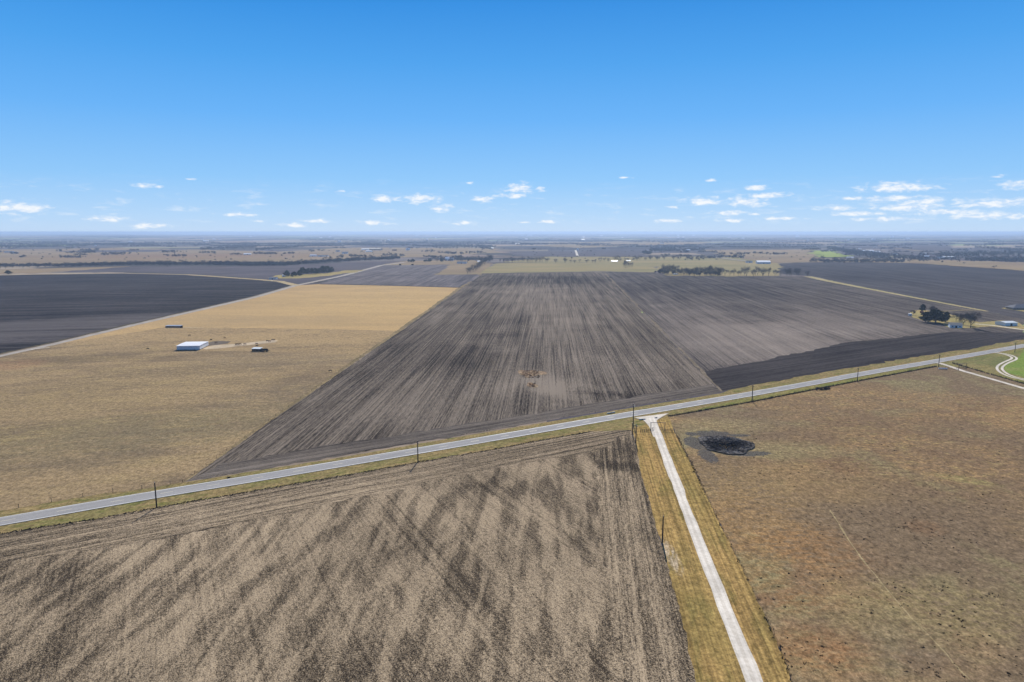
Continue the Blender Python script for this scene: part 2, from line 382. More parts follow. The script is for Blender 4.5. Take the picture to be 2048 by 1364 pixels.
glass = flat('window_glass', (.03, .035, .04), .15); rustm = flat('rust', (.16, .075, .04), .9, .3); hide = flat('dark_hide', (.022, .017, .015), .8); hideb = flat('brown_hide', (.09, .04, .022), .8)
bark = flat('bark', (.075, .062, .055), .95, .25, sc=.6); twigm = flat('twigs', (.095, .082, .075), .95, .25, sc=.25); ever = flat('evergreen_leaves', (.030, .045, .022), .8, .4, sc=.3)
live = flat('oak_leaves', (.040, .045, .026), .85, .4, sc=.3); weed = flat('weeds', (.052, .038, .026), .95, .4, sc=.1); clodm = flat('clods', (.028, .024, .021), .95, .3, sc=.1)
brushm = flat('brown_brush', (.25, .13, .065), .95, .35, sc=.15); woodm = flat('woodland', (.085, .075, .070), .95, .3, sc=.004); strawm = flat('straw', (.34, .26, .16), .95, .2)
burnm = flat('burnt_reeds', (.020, .019, .020), .95, .4, sc=.3)

# ------------------------------------------------------------------ ground sheet to the horizon
def relief(x, y):
    d = math.hypot(x, y)
    if d < 6500: return 0.0
    k = min(1, (d-6500)/9000); k = k*k*(3-2*k)
    v_ = math.sin(x/3100+1.3)*math.cos(y/4300+.4)+.6*math.sin(x/1300+y/1900)+.5*math.sin(x/5200-y/2600+2)+.25*math.sin(x/610+y/900)
    return k*9*(v_-.4)
m, t = newmat('farmland')
uv = t.rot(ROW, (1, 1, 0))
q = t.n('ShaderNodeSeparateXYZ'); t.put(q.inputs[0], uv)
def wn(a, b):
    c = t.n('ShaderNodeCombineXYZ'); t.put(c.inputs[0], a); t.put(c.inputs[1], b)
    o = t.n('ShaderNodeTexWhiteNoise', noise_dimensions='2D'); t.put(o.inputs['Vector'], c.outputs[0]); return o.outputs['Value']
iv = t.m('FLOOR', t.m('DIVIDE', q.outputs[1], 620)); off = t.m('MULTIPLY', wn(iv, 3.0), 5)
iu = t.m('FLOOR', t.m('ADD', t.m('DIVIDE', q.outputs[0], 840), off)); idc = wn(iu, iv)
rp = t.n('ShaderNodeValToRGB'); rp.color_ramp.interpolation = 'CONSTANT'; t.put(rp.inputs[0], idc); ce = rp.color_ramp.elements
ce[0].color = (.23, .18, .13, 1); ce[1].position = .16; ce[1].color = (.085, .075, .08, 1)
for p_, c_ in ((.32, (.20, .165, .12)), (.44, (.14, .12, .11)), (.56, (.26, .21, .15)), (.64, (.09, .08, .08)), (.78, (.21, .195, .12)), (.84, (.21, .155, .115)), (.92, (.20, .23, .09))):
    e = ce.new(p_); e.color = (*c_, 1)
nz = t.noise(t.pos(), .0035, 5, .6); col = t.mul(t.st(nz, .3, .7, .95, 1.6), rp.outputs[0])
wd = t.noise(t.rot(0, (.45, 1, 0)), .0011, 5, .62, .6)
col = t.mix(t.st(wd, .515, .54), col, (.085, .078, .072))
fn = t.noise(t.pos(), .03, 4, .7); col = t.mul(t.st(fn, .3, .7, .8, 1.2), col)
t.out(col, .97)
farmland = m
ax = [0]
for s_ in (60, 120, 250, 500, 900, 1500): ax.append(ax[-1]+s_)
while ax[-1] < 30000: ax.append(ax[-1]+650)
while ax[-1] < 34000: ax.append(ax[-1]+1000)
ax = np.array([-a for a in ax[:0:-1]] + ax); n_ = len(ax)
X, Y = np.meshgrid(ax, ax); Z = np.array([relief(a, b) for a, b in zip(X.ravel(), Y.ravel())])
V = np.stack([X.ravel(), Y.ravel(), Z], 1)
I = np.arange(n_*n_).reshape(n_, n_); Fq = np.stack([I[:-1, :-1].ravel(), I[:-1, 1:].ravel(), I[1:, 1:].ravel(), I[1:, :-1].ravel()], 1)
tag(np_obj('ground', V, Fq, farmland), kind='structure')

# ------------------------------------------------------------------ road geometry
rc = [(0,1043.8),(313,989),(500,958.7),(700,924.9),(1000,874.4),(1240,832.2),(1400,805.9),(1600,771),(1740,744.8),(1880,721.3),(2048,691.5)]
RC = [G(*p) for p in rc]; RC = [ext(RC[1], RC[0], 1500)] + RC + [ext(RC[-2], RC[-1], 2500)]
RW = 7.9
left_n = Vector((0, 0, 0))
SE = [(0,1068),(200,1037.6),(313,1016),(500,983.5),(700,950),(836,925),(1000,897),(1085,880),(1187,863),(1262,860)]   # south verge edge
SEw = [G(*p) for p in SE]; SE0 = ext(SEw[1], SEw[0], 700)
NE = [(0,1022),(200,988),(294,977),(361,966),(380,963),(700,912),(835,888),(1000,860),(1266,815),(1440,787),(1470,776),(1514,766),(1600,751),(1700,733.5),(1836,711),(1955,692),(2048,672)]
NEw = [G(*p) for p in NE]; NE0 = ext(NEw[1], NEw[0], 700); NE1 = ext(NEw[-2], NEw[-1], 1500)
FL = [(1337,833),(1412,820),(1504,804),(1600,785),(1734,759),(1873,733)]                                       # fence south of the road
laneL = [(1272,880),(1280,940),(1311,1046),(1349,1182),(1374,1276),(1392,1364)]
laneR = [(1337,833),(1352,870),(1389,940),(1433,1036),(1479,1126),(1520,1213),(1569,1319),(1582,1364)]
LLw = [G(*p) for p in laneL]; LL1 = ext(LLw[2], LLw[-1], 400); LRw = [G(*p) for p in laneR]; LR1 = ext(LRw[2], LRw[-1], 400)

# wide strip of verge under the road
sheet('verge', [WP(NE0)]+NE[:-1]+[NE[-1], WP(NE1), WP(ext(G(1880,726), G(2048,697), 1500)), (2048,697), (1880,728), (1873,733)]+FL[:-1][::-1]+[(1352,870), (1272,880)]+SE[::-1]+[WP(SE0)], .02, verge, .15)
sheet('green_verge', [(1352,836),(1412,814),(1600,777),(1740,751),(1880,727),(2048,697), WP(G(2300,650)), WP(G(2700,900)), (2048,779), (1930,744), (1873,734)]+FL[1:-1][::-1], .035, vergeg, .2)
# foreground field
sheet('stubble_field', [WP(SE0)]+SE+[(1272,880)]+laneL[1:]+[WP(LL1), (LL1.x-500, -300, 0), (-1100, -300, 0), (-1100, 100, 0)], .05, fore, .35)
hl = [SE0]+SEw
inner = [G(*p) for p in [(0,1128),(313,1080),(560,1030),(760,985),(950,945),(1130,912),(1215,900)]]
sheet('road_headland', [WP(SE0)]+SE+[(1272,880),(1276,905)]+[WP(p) for p in inner[::-1]]+[WP(ext(inner[1], inner[0], 600))], .075, fore_head, .6)
sheet('lane_headland', [(1190,905),(1262,862),(1272,880)]+laneL[1:]+[WP(LL1), (LL1.x-22, LL1.y, 0), (1240,1364), (1215,1180), (1200,1040)], .095, fore_lane, .8)
# lane with the white drive
sheet('lane_grass', [(1262,860),(1300,846),(1337,833),(1352,870)]+laneR[2:]+[WP(LR1), WP(LL1)]+laneL[::-1], .11, laneg, .15)
dc = [G(x, y) for x, y in [(1303,836),(1312,860),(1342,940),(1391,1067),(1441.8,1198),(1509.7,1364)]]
dc.append(ext(dc[2], dc[-1], 400))
ribbon('white_drive', smoothpts(dc, 2), 3.5, .14, chalk, .16)
for s_ in (.85, -.85): ribbon('wheel_track', offset_line(smoothpts(dc, 2), s_), .8, .146, chalk2, .10)
sheet('drive_mouth', [(1268,835.5),(1286,840),(1298,853),(1307,874),(1322,876),(1313,852),(1312,842),(1324,834),(1338,827)], .132, chalk, .08)
# road and its paint
ribbon('road', smoothpts(RC, 1), RW, .16, asphalt, .04)
rd = smoothpts(RC, 1)
for s_ in (1, -1): ribbon('edge_line', offset_line(rd, s_*(RW/2-.45)), .34, .175, paint, .03)
mb = MB(); acc = 0; nxt = 0
for a, b in zip(rd, rd[1:]):
    L = (b-a).length; d = (b-a).normalized(); nr = Vector((-d.y, d.x, 0))*.13
    while nxt + 4 < acc + L:
        p = a + d*(nxt-acc); q_ = p + d*4
        if abs(p.x) < 900: mb.poly([(*(p-nr).xy, .178), (*(q_-nr).xy, .178), (*(q_+nr).xy, .178), (*(p+nr).xy, .178)])
        nxt += 15
    acc += L
tag(mb.build('centre_line', ypaint), kind='structure')

# middle distance: fields
sheet('row_field', [(372,963),(560,829),(760,690),(965,547.5),(1206,543),(1440,783),(1266,812),(1000,857),(835,884.5),(700,908),(400,958)], .05, mainf, .35)
sheet('row_headland', [(378,962),(400,958),(700,908),(835,884.5),(1000,857),(1266,812),(1441,784),(1425,768),(1266,794),(1000,838),(700,884),(450,926)], .08, mainhead, .7)
sheet('field_margin', [(362,968),(372,963),(560,829),(760,690),(965,547.5),(958,547.5),(750,691),(550,830)], .085, grass('margin', [(.22,.175,.11),(.17,.14,.09),(.25,.2,.125)], (), 1), .25)
sheet('field_margin', [(1205,543),(1442,783.5),(1446,783),(1208.5,543)], .09, grass('margin_b', [(.17,.145,.12),(.13,.11,.09),(.20,.175,.14)], (), 1), .3)
sheet('dark_row_field', [(1203,543),(1308,545),(1335,552),(1430,553),(1620,553),(1660,560),(1935,615.5),(2048,637),(2048,667),(1900,666),(1700,686),(1550,718.5),(1420,744.5),(1403,747)], .07, rightf, .4)
sheet('fresh_field', [(1401,743),(1420,742),(1550,716),(1700,684),(1900,664),(2048,665), WP(ext(G(1900,664), G(2048,665), 500)), WP(NE1), (2048,677),(1955,696),(1836,714),(1700,736),(1600,753),(1530,766),(1480,776),(1445,783),(1436,777)], .088, freshf, .6)
e1 = ext(G(1700,526), G(2048,543), 1500); e2 = ext(G(1935,617), G(2048,641), 600)
sheet('far_dark_field', [(1556,527),(1640,524.5),(1800,525),(1850,528),(2048,542.5), WP(e1), WP(e2), (2048,639),(1935,615),(1660,560),(1620,552),(1560,548)], .12, farf, .5)
ribbon('grass_track', [G(x, y) for x, y in [(1615,553),(1660,563),(1800,590),(1900,609),(1975,623)]], [16,15,9,7.5,5], .3, grass('track', [(.30,.27,.15),(.36,.31,.19),(.27,.25,.13)], (), 1), .3)
ribbon('grass_track', [G(x, y) for x, y in [(1965,621),(1930,620.5),(1885,623),(1850,625)]], [3,3,2.5,2], .32, yardg, .2)
sheet('yard', [(1815,629),(1828,621),(1845,620),(1900,629),(1930,637),(1960,645),(2000,641),(2035,644),(2048,653),(2048,661),(1980,653),(1950,656),(1920,658),(1893,654),(1880,646),(1845,641),(1825,635)], .16, yardg, .4)
ribbon('yard_track', [G(x, y) for x, y in [(1950,648),(1985,651),(2048,660),(2200,680)]], 3.5, .2, chalk, .1)
sheet('yard', [(2002,617),(2014,615),(2048,612),(2100,612),(2130,625),(2048,624)], .3, yardg, .3)

# left of the block
cty = [(0,712.5),(100,690.5),(260,652),(400,620),(512,594),(590,571.5),(684,552),(764,530.5),(810,524.5)]
CW = [G(*p) for p in cty]; C0 = ext(CW[1], CW[0], 600)
sheet('dry_pasture', [WP(C0), (0,713),(100,691),(330,655),(420,655.5),(600,657),(795,661),(560,829),(372,963),(361,966),(294,977),(200,988),(0,1022), WP(NE0), (-900, 250, 0)], .05, past1, .2)
sheet('tawny_pasture', [(100,691),(260,652),(400,620),(512,594),(590,571),(640,568),(922,575),(870,611),(795,661.5),(600,657.5),(420,655.5),(330,655)], .06, past1n, .3)
ribbon('country_road', smoothpts([C0]+CW, 1), [7.5]*2+[8]*3+[9]*3+[12]*40, .2, roadgr, .25) if False else ribbon('country_road', [C0]+CW, [6.5,6.5,7.2,8,9,10,10.5,12,13,14], .2, roadgr, .3)
ribbon('dark_ditch', [p + Vector((-8, 2, 0)) for p in [C0]+CW[:6]], 3.2, .18, grass('ditch', [(.09,.08,.055),(.07,.06,.05),(.11,.1,.06)], (), 1), .4)
sheet('left_dark_field', [WP(ext(G(400,560), G(0,551), 1500)),(0,551),(70,549.5),(245,547),(375,550.5),(512,559.5),(535,562),(582,570),(512,591),(400,617),(260,648),(100,687),(0,708), WP(C0 + Vector((-12, 0, 0))), (-1600, 400, 0)], .1, leftf, .4)
ribbon('farm_track', [G(x, y) for x, y in [(0,550.5),(70,549),(245,546.5),(375,549.5),(512,559),(560,563),(592,571)]], [10,9,10,14,14,14,16], .35, grass('track_b', [(.34,.28,.18),(.40,.33,.22),(.3,.26,.17)], (), 1), .5)
sheet('purple_field', [(100,545),(260,533.5),(512,532),(700,525.5),(806,522.5),(764,529.5),(684,551),(592,568),(560,561),(512,557),(375,548),(245,545)], .15, purplef, 1)
sheet('tan_strip', [(-300,545),(0,539),(262,532.5),(200,538),(60,547),(-300,553)], .2, fartan, 1)
sheet('yard', [(535,556),(560,550),(600,549),(640,547),(690,541),(735,540),(700,546),(640,553),(600,557),(560,557)], .25, yardg, .8)
sheet('grey_row_field', [(637,567.5),(687,554),(870,550.2),(940,549.6),(963,549.5),(922,574.5)], .12, greyf, .5)
sheet('grey_row_field', [(694,552.8),(752,530.5),(902,529.5),(868,549.4)], .14, greyf, .5)
sheet('tan_corner', [(870,549.6),(902,529.5),(934,526.5),(985,527),(962,548.6),(940,549)], .16, fartan, .6)
sheet('tan_headland', [(764,530),(810,522),(940,520),(985,526),(934,527),(902,529.5)], .17, fartan, 1)
ribbon('hedge_line', [G(x, y) for x, y in [(640,568.5),(780,571.5),(922,575.5)]], 5, .2, grass('dark_line', [(.08,.07,.05),(.06,.05,.045),(.1,.09,.06)], (), 1), .6)
sheet('far_tan_pasture', [(962,547),(985,529),(1000,526.5),(1100,523.5),(1212,526),(1312,533),(1308,544.5),(1205,542.5)], .2, farolive, .8)
sheet('olive_pasture', [(1000,525),(1100,513),(1300,514),(1420,513),(1530,516),(1560,528),(1556,552),(1430,552.5),(1335,551.5),(1310,541),(1312,533),(1212,526),(1100,523.5)], .22, farolive, 1)
# farther strips
FAR = [('tan_pasture', [(-200,530),(0,531),(300,526),(560,528),(700,519),(900,512),(1000,505),(990,497),(700,495),(560,503),(420,500),(250,496),(0,499),(-200,500)], fartan),
       ('purple_field', [(100,503),(240,500),(380,499),(300,504),(160,505)], purplef),
       ('purple_field', [(1020,503),(1284,501),(1290,512),(1150,514),(1024,512)], purplef),
       ('far_dark_field', [(985,497),(1024,493.5),(1160,496.5),(1270,491.5),(1400,490.5),(1620,493),(1620,497.5),(1400,497.5),(1224,499.5),(1024,498.6)], farf),
       ('far_tan_pasture', [(1160,485),(1280,481),(1420,485),(1400,490),(1270,491),(1160,496),(1080,492)], fartan),
       ('far_tan_pasture', [(1400,500),(1622,499.5),(1636,515),(1700,524.3),(1536,526),(1480,516)], fartan),
       ('green_crop', [(1621,501.5),(1665,502),(1692,514.5),(1632,514.5)], fargreen),
       ('far_tan_pasture', [(1690,524),(1850,520),(2300,532),(2300,560),(2048,542.5),(1850,528)], fartan),
       ('purple_field', [(1660,486),(1900,484),(1900,497),(1800,500),(1690,494)], purplef),
       ('green_crop', [(1770,511),(1800,509.5),(1820,514),(1780,515.5)], farolive)]
for i, (nm, pp, mt) in enumerate(FAR): sheet(nm, pp, .4+.12*i, mt, 1.5)
ribbon('white_track', [G(1151,501), G(1155,512.5)], 9, 1.9, chalk, 1)
ribbon('white_track', [G(1150,499.5), G(1230,500)], 12, 1.95, roadgr, 2)
ribbon('white_track', [G(1425,514), G(1450,518), G(1500,524)], 12, 1.8, roadgr, 1)
ribbon('white_track', [G(1750,491), G(1800,498), G(1850,504)], 20, 2.0, fartan, 1)

# pasture on the right, its drive and the loop
d2 = [G(x, y) for x, y in [(1877,726),(1900,733),(1926,742),(1975,756),(2048,777)]]; d2.append(ext(d2[-2], d2[-1], 300))
f2 = [G(x, y) for x, y in [(1904.6,726.5),(1934,735),(2048,768)]]; f2.append(ext(f2[-2], f2[-1], 300))
sheet('rough_pasture', FL+[WP(f2[1]), WP(f2[2]), WP(f2[3]), (700, -200, 0), (LR1.x+3, -200, 0), WP(LR1)]+laneR[::-1][:-1], .06, past2, .15)
ribbon('white_drive', d2, 3.2, .12, chalk, .1)
loop = [G(x, y) for x, y in [(1990,705),(2010,708),(2026,713),(2030,718),(2014,724),(2001,731),(1998,738),(2006,746),(2024,754),(2048,759),(2150,785)]]
for o_ in (.95, -.95): ribbon('loop_track', offset_line(smoothpts(loop, 2), o_*1.5), 1.5, .1, chalk, .06)
sheet('green_field', [(2048,699),(2040,712),(2012,728),(2008,738),(2020,747),(2048,754),(2500,840),(2500,690)], .08, lawn, .3)
path = [G(x, y) for x, y in [(1660,1020),(1688,1065),(1710.6,1101),(1741.6,1140.5),(1790,1198),(1825.7,1240),(1883,1295),(1909.7,1331),(1945,1364)]]; path.append(ext(path[-2], path[-1], 60))
ribbon('cattle_path', smoothpts(path, 2), [.15]*6+[.38]*60 if False else .34, .075, grass('path_grass', [(.30,.245,.15),(.26,.21,.13),(.32,.27,.17)], (), .2), .09)

# burnt pond hollow on the right: uneven dark mud and reeds
def uneven(name, c, rx, ry, z, mat, wob=.25, seed=1, n=90):
    rr = random.Random(seed); ph = [rr.uniform(0, 6.28) for _ in range(6)]; P = []
    for i in range(n):
        a = 2*math.pi*i/n; k = 1 + wob*sum(math.sin(a*(j+2)+ph[j])/(j+1.2) for j in range(6))*.6 + rr.gauss(0, .025)
        P.append((c[0]+rx*k*math.cos(a), c[1]+ry*k*math.sin(a), 0))
    return sheet(name, P, z, mat, 0)
def mudmat():
    m, t = newmat('burnt_mud'); a = t.noise(t.pos(), .9, 5, .75); b = t.noise(t.pos(), .22, 3, .6)
    f = t.m('ADD', a, t.m('MULTIPLY', t.m('SUBTRACT', b, .5), .6))
    f = t.m('SUBTRACT', f, t.m('MULTIPLY', t.blob(g2(1450,892), 8, 6.5, 0, .5, .3), .2))
    t.out(t.mix(t.st(f, .38, .68), (.024, .022, .022), (.20, .185, .17)), .95, a, .8, .4); return m
mud = mudmat()
def hollow(cx, cy, rx, ry):
    c = G(cx, cy); n, mring = 96, 22; V = []; rr = random.Random(3)
    prof = [(0, -.5), (.35, -.45), (.6, -.15), (.78, .45), (.86, .6), (.95, .35), (1.12, .02), (1.2, -.02)]
    for j in range(mring):
        q = j/(mring-1)*1.2
        for (a, za), (b, zb) in zip(prof, prof[1:]):
            if a <= q <= b: z = za+(zb-za)*(q-a)/(b-a); break
        for i in range(n):
            a = 2*math.pi*i/n; k = 1+.07*math.sin(3*a+1)+.05*math.sin(5*a+2)+.03*math.sin(9*a)+(rr.gauss(0, .015) if j > 3 else 0)
            V.append((c.x+rx*q*k*math.cos(a), c.y+ry*q*k*math.sin(a), .45+z*.7+(rr.gauss(0, .12) if j < mring-3 else 0)))
    Fs = [(j*n+i, j*n+(i+1) % n, (j+1)*n+(i+1) % n, (j+1)*n+i) for j in range(mring-1) for i in range(n)]
    return tag(mesh_obj('burnt_hollow', V, [f[::-1] for f in Fs], mud), kind='structure')
hollow(1452, 890, 9.2, 10.5)
bp = grass('brush_ground', [(.23,.16,.11),(.25,.20,.15),(.17,.12,.09)], (), .1, 20, fleck=.5)
c = G(1062, 747); uneven('brush_patch', (c.x, c.y), 6.5, 13, .12, bp, .6, 4)
c = G(1064, 771); uneven('brush_patch', (c.x, c.y), 3, 6, .12, bp, .6, 9)
# bare dirt by the white shed
sheet('dirt_track', [(405,697),(425,691),(470,688),(510,684),(545,680),(556,681),(550,685),(520,688),(480,692),(440,697),(410,699)], .12, dirt, .3)
ribbon('dirt_track', [G(x, y) for x, y in [(100,691),(200,670),(330,655.5),(400,655),(470,656)]] if False else [G(330,655.5), G(375,655), G(408,655.6)], [2,2.5,1], .13, dirt, .2)
sheet('trampled_ground', [(415,692),(425,683),(440,682),(462,683),(455,687),(435,690)], .115, soil('trampled', 0, (.10,.085,.07), (.24,.19,.14), 0, .5, .2), .4)
ribbon('white_track', [G(62,699.5), G(100,695)], 2.5, .22, chalk, .3)

# ------------------------------------------------------------------ stuff scatter
def tuft_mesh(name, P, size, hgt, mat, K=10, lab=None, cat=None, kind='stuff', width=.35, spread=1.0):
    """clumps of K narrow blades at every point of P"""
    n = len(P); P = np.asarray(P, float); size = np.asarray(size)[:, None]*np.ones((n, K)); hh = np.asarray(hgt)[:, None]*rng.uniform(.5, 1.1, (n, K))
    a = rng.uniform(0, 2*np.pi, (n, K)); r = rng.uniform(0, 1, (n, K))**.6*size*.5*spread
    cx = P[:, 0:1]+np.cos(a)*r; cy = P[:, 1:2]+np.sin(a)*r; z0 = P[:, 2:3]*np.ones((n, K))
    b = rng.uniform(0, 2*np.pi, (n, K)); wv = size*width
    v0 = np.stack([cx-np.cos(b)*wv/2, cy-np.sin(b)*wv/2, z0], -1); v1 = np.stack([cx+np.cos(b)*wv/2, cy+np.sin(b)*wv/2, z0], -1)
    lx = rng.normal(0, .3, (n, K))*hh; ly = rng.normal(0, .3, (n, K))*hh
    v2 = np.stack([cx+lx, cy+ly, z0+hh], -1)
    V = np.stack([v0, v1, v2], 2).reshape(-1, 3); Fc = np.arange(len(V)).reshape(-1, 3)
    o = np_obj(name, V, Fc, mat); tag(o, lab, cat, kind=kind); return o
def along(P, step, jit):
    out = []
    for a, b in zip(P, P[1:]):
        L = (b-a).length; d = (b-a).normalized(); nr = Vector((-d.y, d.x, 0)); s_ = 0
        while s_ < L:
            p = a + d*s_ + nr*random.gauss(0, jit); out.append((p.x, p.y, 0)); s_ += step*random.uniform(.4, 1.6)
    return out
FLw = [G(*p) for p in FL]
p = along(FLw, .28, .22)
tuft_mesh('fence_brush', p, rng.uniform(.4, 1.2, len(p)), rng.uniform(.3, 1.1, len(p)), weed, 8, 'dark weedy brush grown along the fence south of the road', 'brush')
p = along(f2, .5, .35)
tuft_mesh('fence_brush', p, rng.uniform(.4, 1.2, len(p)), rng.uniform(.3, 1.2, len(p)), weed, 8, 'dark brush grown along the fence by the green field', 'brush')
p = along([SE0.lerp(SEw[0], .5)]+SEw[:-1], .30, .42)
tuft_mesh('soil_clods', p, rng.uniform(.3, .9, len(p)), rng.uniform(.15, .5, len(p)), clodm, 7, 'dark clods turned up along the edge of the stubble field', 'soil', width=.6)
p = [q for q in along(LRw[1:]+[LR1], .5, .3) if random.random() < (.9 if 150 > q[1] or q[1] > 230 else .4)]
tuft_mesh('fence_brush', p, rng.uniform(.25, .8, len(p)), rng.uniform(.15, .7, len(p)), weed, 7, 'low brown weeds along the fence beside the white drive', 'brush')
# weed clumps in the right pasture
pp = []
for _ in range(130):
    cx, cy = random.uniform(1400, 2040), 770 + 590*random.random()**1.4
    if cx < 1345+(cy-830)*.5: continue
    for _ in range(random.randint(2, 9)):
        x_, y_ = cx+random.gauss(0, 30), cy+random.gauss(0, 9)
        fy = 833-(x_-1337)*.188
        if y_ > fy+8 and x_ > 1352+(y_-870)*.47+8 and (x_ < 1900 or y_ > 745+(x_-1925)*.3+6): q_ = G(x_, y_); pp.append((q_.x, q_.y, .06))
tuft_mesh('weed_clumps', pp, rng.uniform(.25, .95, len(pp)), rng.uniform(.06, .2, len(pp)), weed, 9, 'small dark weed clumps dotted over the rough pasture', 'weeds', width=.5)
# reeds in the hollow and brush in the row field
pp = [(*G(random.gauss(1452, 12), random.gauss(891, 3)).xy, .15) for _ in range(160)]
tuft_mesh('burnt_reeds', pp, rng.uniform(.2, .5, len(pp)), rng.uniform(.1, .35, len(pp)), burnm, 8, 'charred reeds in the dark hollow of the pasture', 'reeds')
pp = [(*G(random.uniform(1044, 1079), random.uniform(741, 756)).xy, .1) for _ in range(260)] + [(*G(random.uniform(1057, 1070), random.uniform(767, 775)).xy, .1) for _ in range(60)]
tuft_mesh('dry_brush', pp, rng.uniform(.4, 1.1, len(pp)), rng.uniform(.15, .6, len(pp)), brushm, 6, 'rust brown brush in the gap of the ploughed field', 'brush')
# straw and stalks lying on the stubble field
N = 42000
sx_ = rng.uniform(-190, 62, N); sy_ = 75 + 260*rng.uniform(0, 1, N)**1.1
def sedge(x):
    xs = [q.x for q in SEw]; ys = [q.y for q in SEw]; return np.interp(x, xs, ys)
keep = (sy_ < sedge(sx_)-2) & (sx_ < np.interp(sy_, [q.y for q in LLw[::-1]], [q.x for q in LLw[::-1]])-1)
sx_, sy_ = sx_[keep], sy_[keep]
tuft_mesh('crop_stubble', np.stack([sx_, sy_, np.full(len(sx_), .1)], 1), rng.uniform(.1, .34, len(sx_)), rng.uniform(.04, .16, len(sx_)), strawm, 2, 'broken pale stalks lying over the near stubble field', 'stubble', width=.9, spread=1.5)

# ------------------------------------------------------------------ trees
def branch(mb, a, d, L, r, depth, tips, rr):
    c = a + d*L; mb.tube(a, c, r, r*.6, 5 if depth > 1 else 4, False); tips.append(c)
    if depth == 0: return
    for _ in range(rr.choice((2, 3, 3))):
        nd = (d + Vector((rr.gauss(0, .6), rr.gauss(0, .6), rr.gauss(.05, .3)))).normalized()
        branch(mb, a.lerp(c, rr.uniform(.55, 1)), nd, L*rr.uniform(.55, .8), r*.55, depth-1, tips, rr)
def leafcloud(C_, n, s0, s1, thin, rr):
    """n small bent faces scattered about the centres"""
    k = len(C_); idx = rr.integers(0, k, n); P = C_[idx][:, :3] + rr.normal(0, 1, (n, 3))*C_[idx][:, 3:4]
    d = rr.normal(0, 1, (n, 3)); d /= np.linalg.norm(d, axis=1)[:, None]; e = np.cross(d, rr.normal(0, 1, (n, 3))); e /= np.linalg.norm(e, axis=1)[:, None]
    s = rr.uniform(s0, s1, (n, 1)); V = np.stack([P-d*s-e*s*thin*.4, P-e*s*thin*.2+d*s*.2, P+d*s, P+e*s*thin], 1).reshape(-1, 3)
    V[:, 2] = np.maximum(V[:, 2], .08)
    return V, np.arange(len(V)).reshape(-1, 4)
def bare_tree(seed, h, spread, dense, depth=3):
    """tree of height 1 scaled by h; returns prototype parts as meshes"""
    rr = random.Random(seed); nr = np.random.default_rng(seed); mb = MB(); tips = []
    th = rr.uniform(.16, .26)
    mb.tube((0, 0, -.01), (0, 0, th), .022, .017, 7, False)
    for i in range(rr.randint(4, 6)):
        a = 2*math.pi*i/5+rr.uniform(-.5, .5)
        d = Vector((math.cos(a)*spread, math.sin(a)*spread, rr.uniform(.7, 1.3))).normalized()
        branch(mb, Vector((0, 0, th*rr.uniform(.8, 1))), d, rr.uniform(.2, .3), .011, depth, tips, rr)
    T_ = np.array([[q.x, q.y, q.z, .055] for q in tips if q.z > .2])
    mz = T_[:, 2].max(); T_[:, 2] *= .95/mz
    V, Fc = leafcloud(T_, dense, .018, .055, .16, nr)
    return mb, V, Fc
def ever_tree(seed, dense, kind='round'):
    rr = random.Random(seed); nr = np.random.default_rng(seed); mb = MB()
    mb.tube((0, 0, -.01), (0, 0, .55), .035, .02, 7, False)
    Cn = []
    for _ in range(34):
        z = rr.uniform(.22, .92); w_ = .36*math.sin(math.pi*min(1, (z-.02)/.98)**.8)+.05; a = rr.uniform(0, 6.28); q = rr.uniform(.3, 1)*w_
        Cn.append((math.cos(a)*q, math.sin(a)*q, z, rr.uniform(.035, .075)))
        if rr.random() < .4: mb.tube((0, 0, z*.5), (math.cos(a)*q, math.sin(a)*q, z), .010, .004, 4, False)
    V, Fc = leafcloud(np.array(Cn), dense, .03, .07, .75, nr)
    return mb, V, Fc
protos = {}
def proto(kind, i):
    k = (kind, i)
    if k not in protos:
        if kind == 'bare': mb, V, Fc = bare_tree(100+i, 1, .75, 1500)
        elif kind == 'bigbare': mb, V, Fc = bare_tree(200+i, 1, 1.05, 3800, 4)
        elif kind == 'ever': mb, V, Fc = ever_tree(300+i, 1500)
        else: mb, V, Fc = ever_tree(400+i, 3200)
        a = mb.build('trunk', bark); c = np_obj('crown', V, Fc, {'bare': twigm, 'bigbare': twigm, 'ever': ever, 'live': live}[kind])
        protos[k] = (a.data, c.data); bpy.data.objects.remove(a); bpy.data.objects.remove(c)
    return protos[k]
def tree(kind, x, y, hpx, wide, label, group, name=None, jit=True):
    p = G(x, y); h = hp(y, y-hpx); me = proto(kind, random.randrange(5))
    o = thing(name or ('bare_tree' if 'bare' in kind else 'evergreen_tree'), label, 'tree', (p.x, p.y, 0), random.uniform(0, 6.28), group)
    o.scale = (h*wide, h*wide, h)
    for nm, d in zip(('trunk', 'crown'), me):
        c = bpy.data.objects.new(nm, d); C.objects.link(c); c.parent = o
    return o
def row(kind, P, n, hpx, wide, label, group, jx=3, jy=.7):
    Ls = [math.dist(a, b) for a, b in zip(P, P[1:])]; tot = sum(Ls)
    for i in range(n):
        s_ = (i+.5)/n*tot
        for (a, b), L in zip(zip(P, P[1:]), Ls):
            if s_ <= L: break
            s_ -= L
        x_ = a[0]+(b[0]-a[0])*s_/L+random.gauss(0, jx); y_ = a[1]+(b[1]-a[1])*s_/L+random.gauss(0, jy)
        tree(kind, x_, y_, hpx*random.uniform(.72, 1.18), wide*random.uniform(.85, 1.15), label, group)
row('bare', [(938,548),(955,538),(985,519)], 20, 13, 1.0, 'bare dark tree in the hedge running off the far left corner of the row field', 'trees of the hedge', 1.2, .4)
row('bare', [(1000,526),(1050,525),(1096,524.5)], 24, 11, .95, 'bare tree in the close row across the far end of the tan pasture', 'trees of the close row', 1.5, .4)
